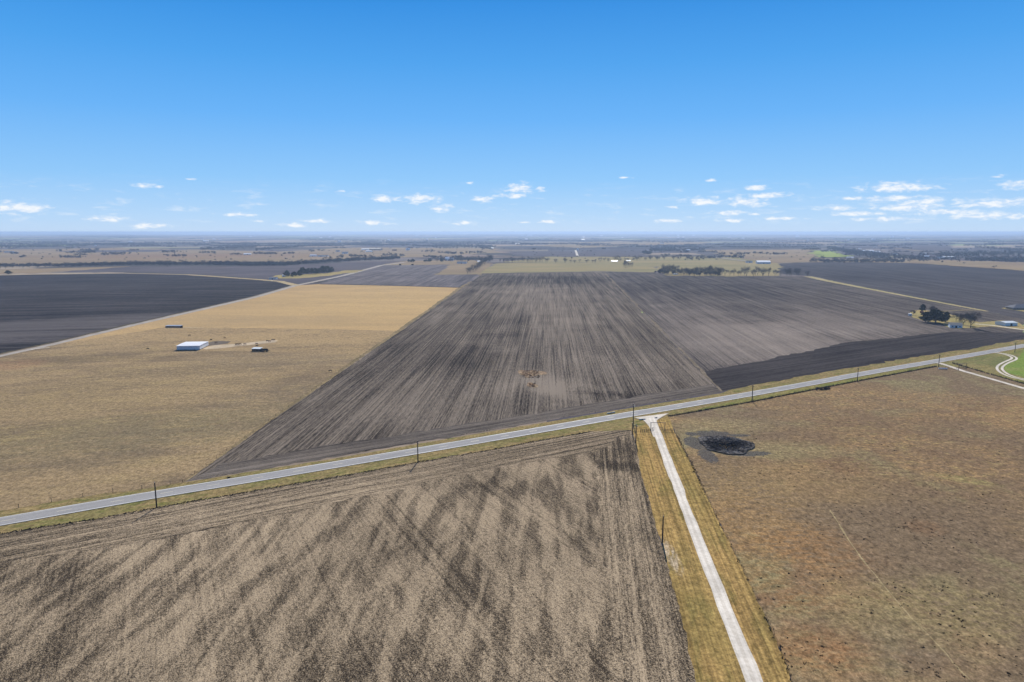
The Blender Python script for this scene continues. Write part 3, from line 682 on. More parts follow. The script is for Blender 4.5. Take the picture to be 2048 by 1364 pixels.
row('bare', [(1108,526),(1140,526.5),(1195,527)], 9, 9, 1.1, 'bare tree scattered behind the tan pasture beyond the row field', 'scattered pasture trees', 4, .8)
row('bare', [(1244,535.5),(1265,535)], 5, 13, 1.0, 'bare tree in the small clump standing in the olive pasture', 'small pasture clump', 1, .4)
row('bare', [(1320,545),(1345,549),(1390,551),(1445,551)], 34, 18, 1.0, 'bare dark tree in the thick clump behind the right dark field', 'trees of the thick clump', 2, 1.4)
row('bare', [(1450,551.5),(1540,551)], 13, 17, 1.0, 'bare tree in the open row right of the thick clump', 'trees of the open row', 3, 1)
row('bare', [(1545,551.5),(1602,552)], 9, 15, 1.0, 'bare tree in the clump at the end of the grass track', 'trees at the track end', 2, .8)
tree('bare', 1615, 553, 13, 1.1, 'bare round tree standing alone beside the start of the grass track', None)
tree('bare', 1988, 537.5, 8, 1.3, 'lone bare tree on the tan strip beyond the far dark field', None)
row('bare', [(1200,522),(1290,520),(1410,519)], 32, 9, 1.2, 'small bare tree in the line crossing the olive pasture', 'trees of the pasture line', 3, .9)
row('bare', [(0,536.5),(130,534),(250,532)], 24, 10, 1.3, 'bare tree of the creek line left of the large creek tree', 'left creek trees', 3, .8)
tree('bare', 335, 534.5, 15, 1.1, 'tallest bare tree on the left creek line', None)
row('bare', [(262,531),(400,530),(512,531)], 26, 10, 1.3, 'bare tree of the creek line right of the large creek tree', 'middle creek trees', 3, .8)
row('bare', [(512,531),(565,531),(680,523),(800,518)], 34, 9.5, 1.3, 'bare tree on the creek behind the evergreen grove', 'creek trees behind the grove', 3, .8)
row('bare', [(860,520),(985,522)], 20, 9, 1.2, 'bare tree around the far farmstead beyond the hedge', 'farmstead trees', 4, 1.6)
row('bare', [(1630,523.5),(1720,525),(1830,524.5)], 26, 9, 1.2, 'bare tree on the creek beyond the far dark field', 'right creek trees', 3, 1)
row('ever', [(572,553),(602,552)], 7, 12, 1.1, 'dark evergreen in the front left part of the grove', 'grove front evergreens', 1.5, .8)
row('ever', [(604,549),(640,546),(668,545)], 12, 13, 1.15, 'dark evergreen in the back right part of the grove', 'grove back evergreens', 1.5, 1)
row('ever', [(818,524),(828,524)], 3, 7, 1.4, 'dark evergreen beside the far bend of the country road', 'road bend evergreens', 1, .3)
row('ever', [(848,523.5),(862,523)], 4, 6, 1.3, 'small dark evergreen in front of the far farmstead', 'farmstead evergreens', 1, .3)
tree('ever', 884, 523.5, 6, 1.5, 'small wide evergreen just left of the white farmhouse', None)
tree('ever', 17, 548.5, 8, 2.2, 'wide grey green tree at the far left of the dark field', None)
# homestead on the right
tree('live', 1871, 646, 27, 1.75, 'big dark live oak standing in front of the homestead yard', None, 'live_oak')
tree('live', 1856, 645, 22, 1.6, 'dark live oak left of the big oak at the homestead', None, 'live_oak')
tree('live', 1892, 644, 17, 1.1, 'smaller dark oak between the big oak and the cottage', None, 'live_oak')
tree('bigbare', 1941, 656, 35, .95, 'largest bare tree with spreading crown right of the cottage', None)
tree('bigbare', 1926, 650, 27, 1.1, 'bare tree with dense dark limbs behind the cottage', None)
tree('bigbare', 1912, 642, 18, 1.2, 'small bare tree behind the cottage roof', None)
tree('bigbare', 1868, 630, 20, 1.2, 'pale bare tree behind the big live oak', None)
tree('live', 1845, 624, 16, .8, 'narrow dark tree at the back of the homestead yard', None, 'live_oak')
tree('bigbare', 1826, 630, 11, 1.2, 'small bare tree beside the round white tank', None)
tree('live', 1894, 632, 9, 1.2, 'round dark shrub-like tree behind the yard', None, 'live_oak')

# far woods: crowns that read as one mass
def woods(name, bands, label, hm=8.0):
    nr = np.random.default_rng(5); pts = []; szs = []
    for (P, n, thick) in bands:
        for _ in range(n):
            i = random.randrange(len(P)-1); f = random.random()
            x_ = P[i][0]+(P[i+1][0]-P[i][0])*f; y_ = P[i][1]+(P[i+1][1]-P[i][1])*f + abs(random.gauss(0, thick))*random.choice((-1, 1))
            if y_ < 466.2: continue
            q = G(x_, y_); pts.append((q.x, q.y, relief(q.x, q.y))); szs.append(hm*random.uniform(.6, 1.2))
    pts = np.array(pts); szs = np.array(szs); n = len(pts); K = 26
    u = nr.normal(0, 1, (n, K, 3)); u /= np.linalg.norm(u, axis=2)[..., None]; u *= nr.uniform(.3, 1, (n, K, 1))
    c = pts[:, None, :] + u*szs[:, None, None]*np.array([.62, .62, .42]) + np.array([0, 0, .52])*szs[:, None, None]
    d = nr.normal(0, 1, (n, K, 3)); d /= np.linalg.norm(d, axis=2)[..., None]; e = np.cross(d, nr.normal(0, 1, (n, K, 3))); e /= np.linalg.norm(e, axis=2)[..., None]
    s = (szs[:, None]*nr.uniform(.12, .3, (n, K)))[..., None]
    V = np.stack([c-d*s, c+d*s, c+e*s*.9], 2).reshape(-1, 3)
    o = np_obj(name, V, np.arange(len(V)).reshape(-1, 3), woodm); tag(o, label, 'woods', kind='stuff')
woods('creek_woods', [([(-150,534),(130,532),(262,529),(420,529),(512,530)], 900, .7), ([(430,529),(512,530)], 250, .8), ([(512,530),(570,530),(680,522),(800,517)], 800, .8),
    ([(880,520),(985,520)], 120, 1.5), ([(1620,523),(1810,524)], 200, 1.2), ([(1310,546),(1440,550)], 60, 1.2), ([(1950,521),(2200,527)], 420, 1.0), ([(1690,505),(1760,512),(1850,518),(2048,519)], 700, 3.0)],
    'bare winter woods filling the creek bottoms in the middle distance', 8)
wb = []
for _ in range(270):
    cx = random.uniform(-150, 2200); cy = 467.0+28*random.random()**1.7; L = random.uniform(30, 170)*(.5+(cy-464)/30)
    wb.append(([(cx-L/2, cy), (cx, cy+random.gauss(0, .5)), (cx+L/2, cy+random.gauss(0, .9))], int(45+L*.7), .35))
for _ in range(150):
    cx = random.uniform(-60, 2110); cy = random.uniform(476, 519); L = random.uniform(8, 46)
    if 1015 < cx < 1330 and cy > 499: continue
    wb.append(([(cx-L/2, cy), (cx+L/2, cy+random.gauss(0, .5))], int(4+L*.5), .4))
wb += [([(120,490),(512,487)], 500, 1.2), ([(0,494),(110,493)], 220, .9), ([(512,500),(640,490),(760,489)], 500, 1.0), ([(700,489),(765,491)], 220, 1.0), ([(780,490),(820,490)], 60, .8),
       ([(865,491),(920,490),(985,497)], 420, 2.2), ([(1024,487),(1066,489)], 200, 1.2), ([(1180,477),(1260,483),(1356,484)], 420, .8), ([(1300,500),(1350,500)], 260, 2), ([(1350,501),(1410,500)], 100, 1.4),
       ([(1285,506),(1302,507)], 90, 1.2), ([(1620,483),(1670,484)], 100, .7), ([(1655,496),(1700,503),(1770,512)], 500, 2.0), ([(1900,483),(2100,484)], 300, .8), ([(1880,510),(2100,506)], 500, 2.5), ([(1950,495),(2100,504)], 250, 1),
       ([(400,498),(512,494)], 260, 1.2), ([(1380,519),(1490,512)], 60, 1)]
woods('far_woods', wb, 'distant hazy woods scattered over the plain to the horizon', 9)
# scattered shrubs in far pastures
pp = []
for _ in range(450):
    x_, y_ = random.uniform(-50, 2100), random.uniform(484, 520); q_ = G(x_, y_); pp.append((q_.x, q_.y, .5))
tuft_mesh('pasture_shrubs', pp, rng.uniform(3, 9, len(pp)), rng.uniform(2, 6, len(pp)), woodm, 14, 'small bushes dotted over the distant tan pastures', 'shrubs', width=.3)

# ------------------------------------------------------------------ buildings
def gable(name, label, cat, x, y, wpx, hpx, depth=None, rz=0.0, wallm=None, roofm=None, group=None, pitch=.22, door=True, win=0, hip=False, overhang=.3, ground_z=None):
    p = G(x, y); k = mpp(x, y); W = wpx*k; Hh = hp(y, y-hpx)
    D = depth or W*.6; Wl = Hh*(1-pitch) if pitch < 1 else Hh; rise = Hh-Wl; z = relief(p.x, p.y)
    o = thing(name, label, cat, (p.x, p.y, z), rz, group)
    w2, d2_ = W/2, D/2; mb = MB()
    mb.poly([(-w2,-d2_,-.3),(w2,-d2_,-.3),(w2,-d2_,Wl),(-w2,-d2_,Wl)]); mb.poly([(w2,d2_,-.3),(-w2,d2_,-.3),(-w2,d2_,Wl),(w2,d2_,Wl)])
    if hip:
        mb.poly([(w2,-d2_,-.3),(w2,d2_,-.3),(w2,d2_,Wl),(w2,-d2_,Wl)]); mb.poly([(-w2,d2_,-.3),(-w2,-d2_,-.3),(-w2,-d2_,Wl),(-w2,d2_,Wl)])
    else:
        mb.poly([(w2,-d2_,-.3),(w2,d2_,-.3),(w2,d2_,Wl),(w2,0,Wl+rise),(w2,-d2_,Wl)]); mb.poly([(-w2,d2_,-.3),(-w2,-d2_,-.3),(-w2,-d2_,Wl),(-w2,0,Wl+rise),(-w2,d2_,Wl)])
    mb.build('wall', wallm or whitew, o)
    q = overhang; rb = MB(); th = .12; dz = rise/d2_*q
    def slab(P_):
        rb.poly(P_); rb.poly([(a, b, c-th) for a, b, c in reversed(P_)])
        for i in range(len(P_)):
            a, b = P_[i], P_[(i+1) % len(P_)]; rb.poly([(a[0],a[1],a[2]-th),(b[0],b[1],b[2]-th),b,a])
    zt = Wl+rise+.14; ze = Wl-dz+.14
    if hip:
        r_ = max(0, w2-d2_)
        slab([(-w2-q,-d2_-q,ze),(w2+q,-d2_-q,ze),(r_,0,zt),(-r_-.01,0,zt)]); slab([(w2+q,d2_+q,ze),(-w2-q,d2_+q,ze),(-r_-.01,0,zt),(r_,0,zt)])
        slab([(w2+q,-d2_-q,ze),(w2+q,d2_+q,ze),(r_,0,zt)]); slab([(-w2-q,d2_+q,ze),(-w2-q,-d2_-q,ze),(-r_-.01,0,zt)])
    else:
        slab([(-w2-q,-d2_-q,ze),(w2+q,-d2_-q,ze),(w2+q,0,zt),(-w2-q,0,zt)]); slab([(w2+q,d2_+q,ze),(-w2-q,d2_+q,ze),(-w2-q,0,zt),(w2+q,0,zt)])
    rb.build('roof', roofm or whitem, o)
    if door:
        dw = min(W*.16, 2.4); MB().box(-dw/2, dw/2, -d2_-.06, -d2_-.02, 0, min(Wl*.75, 2.6)).build('door', darkm, o)
    for i in range(win):
        xx = -w2+W*(i+.7)/(win+.4)
        if abs(xx) < W*.12: continue
        f_ = MB().box(xx-.75, xx+.75, -d2_-.07, -d2_-.02, Wl*.35, Wl*.75).build('window', whitem, o)
        MB().box(xx-.62, xx+.62, -d2_-.1, -d2_-.075, Wl*.38, Wl*.72).build('pane', glass, f_)
    return o
# white shed with a nearly flat roof
p0, p1_, p2_ = G(352,700.5), G(396,700.5), G(411,693)
W = (p1_-p0).length; D = 26*.78
o = thing('white_shed', 'large white metal shed with low flat roof in the dry pasture', 'shed', ((p0+p1_)/2 + Vector((0, D/2, 0))), R(6))
wl = hp(700, 691)
mb = MB(); w2, dd = W/2, D/2
mb.box(-w2, w2, -dd, dd, .45, wl).build('wall', whitew, o)
MB().box(-w2+.15, w2-.15, -dd+.15, dd-.15, -.2, .45).build('base', darkm, o)
rb = MB(); e_ = .35; zt = wl+.4
for s_ in (1, -1):
    P_ = [(-w2-e_, -dd-e_, wl+.05), (w2+e_, -dd-e_, wl+.05), (w2+e_, 0, zt), (-w2-e_, 0, zt)] if s_ == 1 else [(w2+e_, dd+e_, wl+.05), (-w2-e_, dd+e_, wl+.05), (-w2-e_, 0, zt), (w2+e_, 0, zt)]
    rb.poly(P_); rb.poly([(a, b, c-.04) for a, b, c in reversed(P_)])
for sx2 in (1, -1): rb.poly([(sx2*(w2+e_), -dd-e_, wl+.05), (sx2*(w2+e_), dd+e_, wl+.05), (sx2*(w2+e_), 0, zt)])
rb.build('roof', whitem, o)
for i in range(5):
    xx = -w2 + W*(i+.5)/5; MB().box(xx-.06, xx+.06, -dd-.05, -dd-.01, .45, wl).build('wall_rib', whitem, o)
MB().box(w2-3.2, w2-.8, -dd-.06, -dd-.02, .3, 2.6).build('door', bluem, o)
def open_shed(name, label, x, y, wpx, hpx, D, roofm, rz=0, tilt=.5, nposts=6):
    p = G(x, y); k = mpp(x, y); W = wpx*k; Hh = hp(y, y-hpx)
    o = thing(name, label, 'shed', (p.x, p.y+D/2, 0), rz); w2, d_ = W/2, D/2
    MB().box(-w2, w2, d_-.1, d_, 0, Hh-.2).build('back_wall', darkm, o)
    for i in range(nposts):
        xx = -w2+.1+(W-.2)*i/(nposts-1); MB().box(xx-.1, xx+.1, -d_, -d_+.2, 0, Hh-.1).build('post', darkm, o)
    for sx2 in (-1, 1): MB().box(sx2*w2-.05, sx2*w2+.05, -d_+.2, d_-.1, 0, Hh-.25).build('side_wall', darkm, o)
    MB().poly([(-w2-.3,-d_-.4,Hh),(w2+.3,-d_-.4,Hh),(w2+.3,d_+.3,Hh+tilt),(-w2-.3,d_+.3,Hh+tilt)]).poly([(-w2-.3,d_+.3,Hh+tilt-.12),(w2+.3,d_+.3,Hh+tilt-.12),(w2+.3,-d_-.4,Hh-.12),(-w2-.3,-d_-.4,Hh-.12)]).build('roof', roofm, o)
    return o
open_shed('cattle_shed', 'long low open shed with dark front behind the white shed', 346, 655.3, 27, 3.4, 4.5, tinm, 0, .4, 8)
open_shed('feed_shed', 'dark open shed with pale roof left of the flat trailer', 512.5, 703.0, 16, 5.6, 4.0, bluem, R(-4), .5, 5)
# water tanks
def tank(name, label, x, y, wpx, hpx, mat, cat='tank'):
    p = G(x, y); k = mpp(x, y); r = wpx*k/2; h = hp(y, y-hpx)
    o = thing(name, label, cat, (p.x, p.y, 0)); mb = MB().tube((0,0,-.1), (0,0,h*.85), r, r, 20); mb.build('tank_wall', mat, o, smooth=False)
    MB().tube((0,0,h*.85), (0,0,h), r*1.02, r*.15, 20).build('lid', mat, o); return o
tank('water_tank', 'small dark round tank at the right end of the long low shed', 363.2, 655.5, 4.5, 3.0, darkm)
tank('water_tank', 'round white tank at the left tip of the homestead yard', 1820, 631, 6, 4.5, whitew)
# flat trailer with dark load
p = G(529, 703); k = mpp(529, 703)
o = thing('flat_trailer', 'flat trailer with dark load right of the feed shed', 'trailer', p, R(-6)); L = 17*k/2
MB().box(-L, L, -1.2, 1.2, .75, .95).build('deck', wood, o); MB().box(-L*.95, L*.7, -1.1, 1.1, .95, 1.9).box(-L*.2, L*.5, -1, 1, 1.9, 2.2).build('load', darkm, o)
for s_ in (-.55, -.2, .6):
    for yy in (-1.25, 1.0): MB().tube((s_*L, yy, .42), (s_*L, yy+.25, .42), .42, .42, 12).build('wheel', darkm, o)
MB().tube((L, 0, .8), (L+1.6, 0, .5), .07).build('drawbar', steel, o)
# homestead cottage and barn
gable('cottage', 'pale blue cottage between the live oak and the largest bare tree', 'house', 1910, 655, 18, 10, 7, R(-18), bluem, tanroof, None, .42, True, 3)
gable('outbuilding', 'small white outbuilding half hidden behind the live oak', 'shed', 1862, 627, 6, 4, 5, R(10), whitew, whitem, None, .3)
gable('outbuilding', 'rusty little shed at the back of the homestead yard', 'shed', 1843.5, 626.5, 4, 4.5, 3, R(0), rustm, rustm, None, .3)
gable('metal_barn', 'pale blue metal barn alone right of the homestead', 'barn', 2012, 650.5, 22, 8.5, 12, R(8), bluem, bluem, None, .22, True, 0)
gable('brick_house', 'low brick house with grey hipped roof at the right edge', 'house', 2041, 618.8, 34, 10.5, 15, R(-5), brick, greyroof, None, .55, True, 4, True, .8)
gable('garage', 'white garage beyond the brick house at the right edge', 'garage', 2062, 616, 12, 6, 9, R(-5), whitew, greyroof, None, .3)
# left grove buildings
gable('grey_barn', 'low grey barn at the left end of the evergreen grove', 'barn', 547, 558.5, 13, 4.5, 12, 0, whitew, greyroof, None, .4)
gable('white_shed', 'small white shed tucked against the left evergreens', 'shed', 568, 553, 5, 3.6, 6, 0, whitew, whitem, None, .3)
BLD = [(627,513,12,4,'white farmhouse left of a pair of grey roofed houses',0),(642,513.4,12,3.5,'middle house of three by the creek bend',1),(653,513,8,3,'right house of three by the creek bend',1),
 (676,503.5,8,3,'pale house among trees left of the long barn',1),(690,507.5,11,4,'green roofed house in the trees below the long barn',1),(731,500,15,3,'low building just left of the long barn',0),
 (752,500.5,22,4.5,'long tan roofed barn in the distant village',2),(738,504,12,3,'white shed in front of the long barn',0),(816,500.5,8,4,'white house right of the distant village',0),(789,501.5,8,3,'rusty barn right of the long barn',3),
 (899,521,16,7,'white farmhouse with steep roof behind the hedge',0),(924,527,18,4,'blue grey barn in front of the farmstead trees',1),(959,524,8,2.6,'small white shed near the top of the hedge',0),
 (983,497,8,2,'white shed beside the distant dark field',0),(495,509.5,13,3,'white barn in the tan pasture above the creek',0),(1229,523.7,12,2.6,'long white shed in the pasture line of trees',0),(1257,522.7,8,2.4,'short white shed right of the long white shed',0),
 (1526,527.5,24,6.5,'big white roofed barn beyond the open row of trees',0),(1498,525.5,11,4,'smaller shed left of the big white roofed barn',1),(1376,501.5,7,3,'white house in the far woods above the pasture',0),
 (1700,516.5,11,3,'white barn at the tip of the green crop',0),(1736,503.5,17,3.6,'largest white building among the right hand woods',0),(1847,509.5,8,3.6,'bright white barn beside the far lane',0),
 (1853,514.5,8,3.6,'bright white barn in front of the far lane barn',0),(1876,516.5,7,3,'dark walled house left of the long white row',1),(1896,516,17,3.6,'long white row of sheds beyond the far dark field',0),
 (1790,510,7,3.4,'dark roofed farmhouse on the small green plot',1),(1351,549,9,2.4,'white shed hidden under the thick clump of trees',0),(1815,478.6,7,3.2,'white barn alone on the right part of the plain',0),(1747,480,7,3,'white barn left of the lone barn on the plain',0),
 (1595,472.5,5,2.2,'white barn far off above the green crop',0),(679,484.5,6,3,'white house on the tan rise far left of centre',0),(412,483,9,2.3,'white barn on the far left plain',0),(1155,500.5,4,3,'white hut at the head of the white track',0),
 (1324,487.5,7,2.6,'dark barn above the distant dark strip',1),(1035,488.5,8,2.2,'white shed above the distant dark strip',0)]
for (x_, y_, w_, h_, lab, st_) in BLD:
    wm, rm = [(whitew, whitem), (whitew, greyroof), (brick, tanroof), (rustm, rustm)][st_]
    gable('farm_building', lab, 'building', x_, y_, w_, h_, None, R(random.uniform(-18, 18)), wm, rm, None, .4)
SM = [(9,491,8,2),(19,505,12,3),(30,506,8,2.5),(191,492,3,2),(261,484,5,2),(428,479,5,1.6),(440,479,4,1.6),(405,479,4,1.6),(210,471.5,3,2),(778,481,6,2.2),(854,479,4,2),(932,468.2,14,1.6),(942,471,4,2.4),(682,471,4,1.6),
 (1053,479,5,2),(1057,471.5,4,2),(1062,471.5,4,2),(1166,480,6,2),(1203,472,4,1.8),(1231,467.3,16,1.4),(1276,467.4,14,1.4),(1356,471,4,1.8),(1486,477.5,5,2),(1430,467.8,4,1.6),(1773,472.6,4,2),(1785,473.6,4,2.6),(1754,504.5,10,2.4),(1697,480,4,2),
 (1616,481.4,3,2),(1671,484.6,3,2),(1554,466.9,4,1.3),(1580,469.4,4,1.5),(1655,467.3,4,1.3),(1720,498,5,2),(1750,496.5,5,2),(2013,474.5,5,1.6),(1960,467.2,4,1.3),(2024,467.5,4,1.3),(330,467.6,5,1.4),(560,470,5,1.8)]
for _ in range(70): SM.append((random.uniform(420, 1900), 466.7+random.random()**2*9, random.uniform(2, 5), random.uniform(1.0, 1.7)))
for (x_, y_, w_, h_) in SM:
    reg = ['at the far left edge', 'in the left third', 'left of the middle', 'just right of the middle', 'in the right third', 'at the far right edge'][max(0, min(5, int(x_/2048*6)))]
    gable('distant_building', 'tiny white building in the hazy woods near the horizon ' + reg, 'building', x_, y_, w_, h_, None, R(random.uniform(-20, 20)), whitew, random.choice((whitem, whitem, greyroof)), 'tiny white buildings near the horizon ' + reg, .35, False)

# ------------------------------------------------------------------ utility poles
def pole(x, y, ytop, label, arm=True, rz=R(ROADD+90), lean=0.0, transformer=False, name='utility_pole'):
    p = G(x, y); h = hp(y, ytop); o = thing(name, label, 'utility pole', (p.x, p.y, 0), rz); o.rotation_euler = (0, lean, rz)
    MB().tube((0,0,-.3), (0,0,h), .25, .17, 10).build('pole_shaft', wood, o)
    if arm:
        MB().box(-1.15, 1.15, .11, .22, h-.62, h-.48).build('crossarm', wood, o)
        for xx in (-1.05, -.4, 1.05): MB().tube((xx, .165, h-.48), (xx, .165, h-.2), .075, .05, 8).build('insulator', glassy, o)
    MB().tube((0,0,h), (0,0,h+.25), .075, .05, 8).build('insulator', glassy, o)
    if transformer: MB().tube((0,-.36,h-1.7), (0,-.36,h-.9), .24, .24, 12).build('transformer', tinm, o)
    return o
pole(313.5, 1015, 962.5, 'wooden utility pole farthest left, on the edge of the stubble field', False, R(31), 0)
pole(836, 923.5, 880.5, 'wooden utility pole with crossarm at the middle of the stubble field edge', True)
pole(1266.3, 849, 806, 'tall utility pole beside the road just left of the drive mouth', True, transformer=True)
pole(1264.6, 869, 845, 'short pole close behind the corner of the lane', False)
pole(1271.5, 886, 847.5, 'dark pole at the corner where the lane meets the stubble field', True)
pole(1324.6, 1086, 1029, 'lone pole between the stubble field and the lane, nearest the viewer', False, R(0))
pole(1504, 803.5, 768.5, 'utility pole on the fence right of the drive, left of the brush gate', True)
pole(1714.5, 763.5, 735, 'utility pole on the fence half way to the second gate', True)
pole(1877, 734.5, 708, 'utility pole where the second drive leaves the road', True)
pole(2029.5, 705, 684.5, 'utility pole beside the looping white track', True)

# ------------------------------------------------------------------ fences
def fence(name, label, P, step, h=1.25, r=.06, mat=None, wires=3, maxn=95, cornerr=.1):
    tot = sum((b-a).length for a, b in zip(P, P[1:])); step = max(step, tot/maxn)
    o = thing(name, label, 'fence', (P[0].x, P[0].y, 0)); base = Vector((P[0].x, P[0].y, 0)); pm = None; s_ = 0; acc = 0
    wm = MB()
    for a, b in zip(P, P[1:]):
        L = (b-a).length
        while s_ <= acc+L:
            q = a.lerp(b, (s_-acc)/L)-base
            if pm is None:
                c = MB().tube((0,0,-.1), (0,0,h), r, r*.9, 6).build('post', mat or wood, o); pm = c.data
            else: c = bpy.data.objects.new('post', pm); C.objects.link(c); c.parent = o
            c.location = (q.x, q.y, 0); c.scale = (1, 1, random.uniform(.88, 1.1)); s_ += step
        for i in range(wires):
            z = h*(.35+.28*i); wm.tube((*(a-base).xy, z), (*(b-base).xy, z), .012, .012, 4, False)
        acc += L
    wm.build('wire', wood, o); return o
fence('wire_fence', 'post and wire fence running along the south side of the road', FLw, 5)
fence('wire_fence', 'post and wire fence between the lane and the rough pasture', LRw[1:]+[ext(LRw[2], LRw[-1], 60)], 5, 1.2, .04)
fence('wire_fence', 'post and wire fence beyond the second drive by the green field', f2[:3]+[ext(f2[1], f2[2], 60)], 5)
fence('wire_fence', 'post and wire fence along the dry pasture north of the road', [ext(NEw[1], NEw[0], 40)]+NEw[:4], 9, 1.5, .085)
fence('wire_fence', 'post and wire fence between the dry pasture and the row field', [G(x, y) for x, y in [(365,965),(555,830),(755,690)]], 9, 1.2, .07)
fence('pipe_fence', 'short pipe fence beside the start of the second drive', [G(1880,731), G(1898,736.5), G(1914,741)], 3, 1.4, .07, steel, 4)
def railfence(name, label, a, b, h=1.45, n=6, rails=4):
    o = thing(name, label, 'fence', (a.x, a.y, 0)); d = b-a
    for i in range(n):
        q = d*i/(n-1); MB().tube((q.x, q.y, -.1), (q.x, q.y, h), .075, .075, 8).build('post', steel, o)
    for i in range(rails):
        z = h*(.25+.24*i); MB().tube((0,0,z), (d.x, d.y, z), .05, .05, 6).build('rail', steel, o)
    return o
railfence('rail_fence', 'left wing of pipe rail fence beside the entrance gate', G(1281,865), G(1300.5,863.5))
railfence('rail_fence', 'right wing of pipe rail fence beside the entrance gate', G(1330.5,863.5), G(1349,865))
def ranch_gate(label, a, b, h, leaf=True):
    o = thing('ranch_gate', label, 'gate', (a.x, a.y, 0)); d = b-a; u = d.normalized()
    for q in (Vector((0,0,0)), d): MB().tube((q.x, q.y, -.2), (q.x, q.y, h), .14, .14, 10).build('gate_post', steel, o)
    MB().tube((-u.x*.3, -u.y*.3, h), (d.x+u.x*.3, d.y+u.y*.3, h), .12, .12, 8).build('crossbeam', steel, o)
    if leaf:
        nr = Vector((-u.y, u.x, 0)); L = d.length*.47
        for base, s_ in ((Vector((0,0,0)), 1), (d, -1)):
            e_ = base + (nr*.75 + u*s_*.66).normalized()*L; mb = MB()
            for i in range(6): z = .25+i*.22; mb.tube((base.x, base.y, z), (e_.x, e_.y, z), .035, .035, 6)
            for f_ in (.03, .5, 1): q = base.lerp(e_, f_); mb.tube((q.x, q.y, .22), (q.x, q.y, 1.38), .04, .04, 6)
            mb.build('gate_leaf', steel, o)
    return o
ranch_gate('tall dark steel entrance frame spanning the white drive', G(1301.5,862), G(1329.5,862), hp(862,844.5))
ranch_gate('dark steel entrance frame spanning the second drive on the right', G(1917,741), G(1932.5,738.5), hp(740,727))
railfence('rail_fence', 'dark pipe rail fence left of the second entrance frame', G(1905,727.5), G(1931,737), 1.7, 8, 5)
railfence('brush_gate', 'old dark gate with brush in the fence between the two nearest right poles', G(1626,781.5), G(1662,775.5), 1.5, 6, 4)
pp = [(*G(random.uniform(1630,1660), random.uniform(776,781)).xy, 0) for _ in range(60)]
tuft_mesh('gate_brush', pp, rng.uniform(.5, 1.4, len(pp)), rng.uniform(.4, 1.3, len(pp)), weed, 9, 'dark brush heaped against the old gate', 'brush')
# white stones / culvert ends
def culvert(x, y, l, rz, label, name='culvert_end'):
    p = G(x, y); o = thing(name, label, 'culvert', (p.x, p.y, .12), rz)
    MB().box(-l/2, l/2, -.2, .2, -.1, .45).build('headwall', chalk, o); MB().tube((-.0, -.24, .12), (0, .24, .12), .2, .2, 12).build('pipe', darkm, o); return o
culvert(1284.5, 839.5, 3.2, R(10), 'white culvert end at the left side of the drive mouth')
culvert(1312, 836.3, 1.4, R(20), 'small white culvert end at the right side of the drive mouth')
culvert(1222, 826.5, 5, R(ROADD), 'long white culvert end on the far verge left of the drive mouth')
p = G(1886, 739); o = thing('feed_trough', 'white feed trough in the corner of the rough pasture', 'trough', (p.x, p.y, 0), R(-8))
MB().box(-2.6, 2.6, -.5, .5, .45, .55).box(-2.6, 2.6, -.55, -.47, .45, 1).box(-2.6, 2.6, .47, .55, .45, 1).build('basin', whitew, o)
for xx in (-2.2, 2.2):
    for yy in (-.4, .4): MB().tube((xx, yy, 0), (xx, yy, .45), .06).build('leg', steel, o)
p = G(457, 955.5); tag(mesh_obj('rubble', [(p.x+random.gauss(0,.55), p.y+random.gauss(0,.55), random.choice((0,.1,.5))) for _ in range(24)], [(i, i+1, i+2) for i in range(22)], weed), 'small dark heap on the verge at the near corner of the row field', 'debris')

# ------------------------------------------------------------------ cattle
def cow_mesh(mat):
    me = bpy.data.meshes.new('cow'); J = [(0,0,1.15,.36),(-.45,0,1.12,.36),(-.85,0,1.18,.27),(.5,0,1.12,.36),(.8,0,1.2,.26),(1.05,0,1.3,.17),(1.3,0,1.25,.13),(1.55,0,1.08,.09)]
    E_ = [(0,1),(1,2),(0,3),(3,4),(4,5),(5,6),(6,7)]
    for (bx, par, hind) in ((.72, 4, 0), (-.78, 2, 1)):
        for s_ in (-.2, .2):
            b = len(J); J += [(bx, s_, .78, .13), (bx+(.07 if not hind else -.1), s_, .42, .07), (bx, s_, .04, .06)]; E_ += [(par, b), (b, b+1), (b+1, b+2)]
    b = len(J); J += [(-1.05,0,1.2,.05), (-1.12,0,.6,.035)]; E_ += [(2, b), (b, b+1)]
    for s_ in (-.2, .2): b = len(J); J.append((1.22, s_, 1.38, .035)); E_.append((6, b))
    me.from_pydata([j[:3] for j in J], E_, []); o = bpy.data.objects.new('cow', me); C.objects.link(o)
    o.modifiers.new('Skin', 'SKIN'); sub = o.modifiers.new('Sub', 'SUBSURF'); sub.levels = 1; sub.render_levels = 1
    if not me.skin_vertices: 
        bpy.context.view_layer.objects.active = o; o.select_set(True)
        try: bpy.ops.mesh.customdata_skin_add()
        except Exception: pass
    if me.skin_vertices:
        for v_, j in zip(me.skin_vertices[0].data, J): v_.radius = (j[3], j[3])
        me.skin_vertices[0].data[0].use_root = True
    dg = bpy.context.evaluated_depsgraph_get(); dg.update(); m2 = bpy.data.meshes.new_from_object(o.evaluated_get(dg)); bpy.data.objects.remove(o)
    m2.materials.clear(); m2.materials.append(mat); return m2
cm = [cow_mesh(hide), cow_mesh(hideb)]
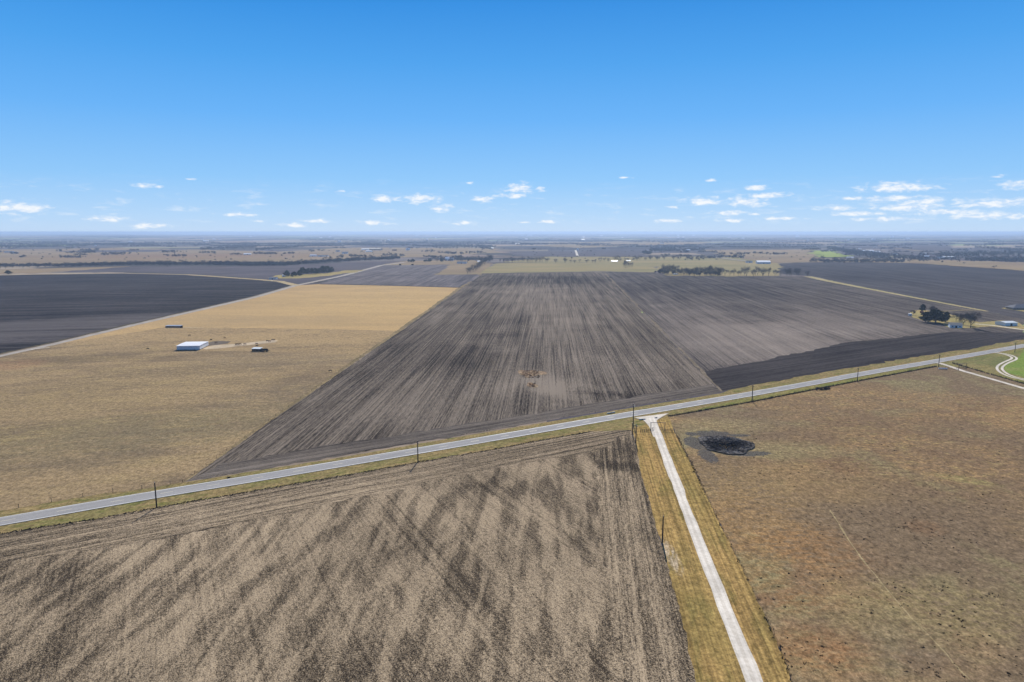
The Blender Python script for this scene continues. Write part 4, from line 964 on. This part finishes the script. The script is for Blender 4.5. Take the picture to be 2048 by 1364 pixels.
COW = [(379,672.5,0,'dark cow standing alone above the white shed'),(422,681.5,0,'dark cow right behind the corner of the white shed'),(432.5,687,1,'brown cow between the white shed and the dirt strip'),(449.5,677,1,'brown cow lying highest in the pasture above the dirt'),
 (472.5,691,0,'dark cow at the left of the group on the dirt strip'),(475.5,690.5,0,'second dark cow of the group on the dirt strip'),(480.5,690.5,1,'brown cow at the right of the group on the dirt strip'),(490,690.5,1,'small brown cow between the group and the feed shed'),
 (513.5,689.5,1,'brown cow just above the feed shed'),(514,694,0,'dark cow against the back of the feed shed'),(535,683.5,0,'dark cow at the right end of the dirt strip'),(539.5,684.5,1,'brown cow beside the dark one at the right of the dirt strip'),
 (545,682,0,'dark cow at the tip of the dirt strip'),(548,681.3,1,'brown cow farthest right on the dirt strip'),(296,699.5,0,'dark cow left of the white shed'),(660.5,744,0,'black cow near the edge of the row field')]
for (x_, y_, c_, lab) in COW:
    q = G(x_, y_); o = bpy.data.objects.new('cow', cm[c_]); C.objects.link(o); o.location = (q.x, q.y, .1); o.rotation_euler = (0, 0, random.uniform(-.6, .6)+random.choice((0, math.pi)))
    o.scale = (.95, .95, .95); tag(o, lab, 'cow', 'cattle around the white shed' if x_ < 600 and x_ > 300 else None)
for (x_, y_, lab) in [(800,530.5,'small dark bush in the field margin left'),(825,530.5,'small dark bush in the field margin right')]:
    q = G(x_, y_); t_ = tuft_mesh('bush', [(q.x, q.y, .2)]*3, np.full(3, 6.0), np.full(3, 4.0), weed, 40, lab+' of the grey rows', 'bush', kind='', width=.2)
    if 'kind' in t_: del t_['kind']

# ------------------------------------------------------------------ haze
mb = MB().box(-36000, 36000, -36000, 36000, -16, 93); hz = mb.build('haze', None)
m = bpy.data.materials.new('haze_air'); m.use_nodes = True; m.node_tree.nodes.clear(); t = T(m.node_tree)
pv = t.n('ShaderNodeVolumePrincipled'); pv.inputs['Color'].default_value = (.45, .61, .86, 1); pv.inputs['Density'].default_value = 9e-5; pv.inputs['Anisotropy'].default_value = .25
oo = t.n('ShaderNodeOutputMaterial'); t.nt.links.new(pv.outputs[0], oo.inputs['Volume']); hz.data.materials.append(m)
tag(hz, kind='stuff'); hz['label'] = 'thin blue air over the whole plain'; hz['category'] = 'haze'
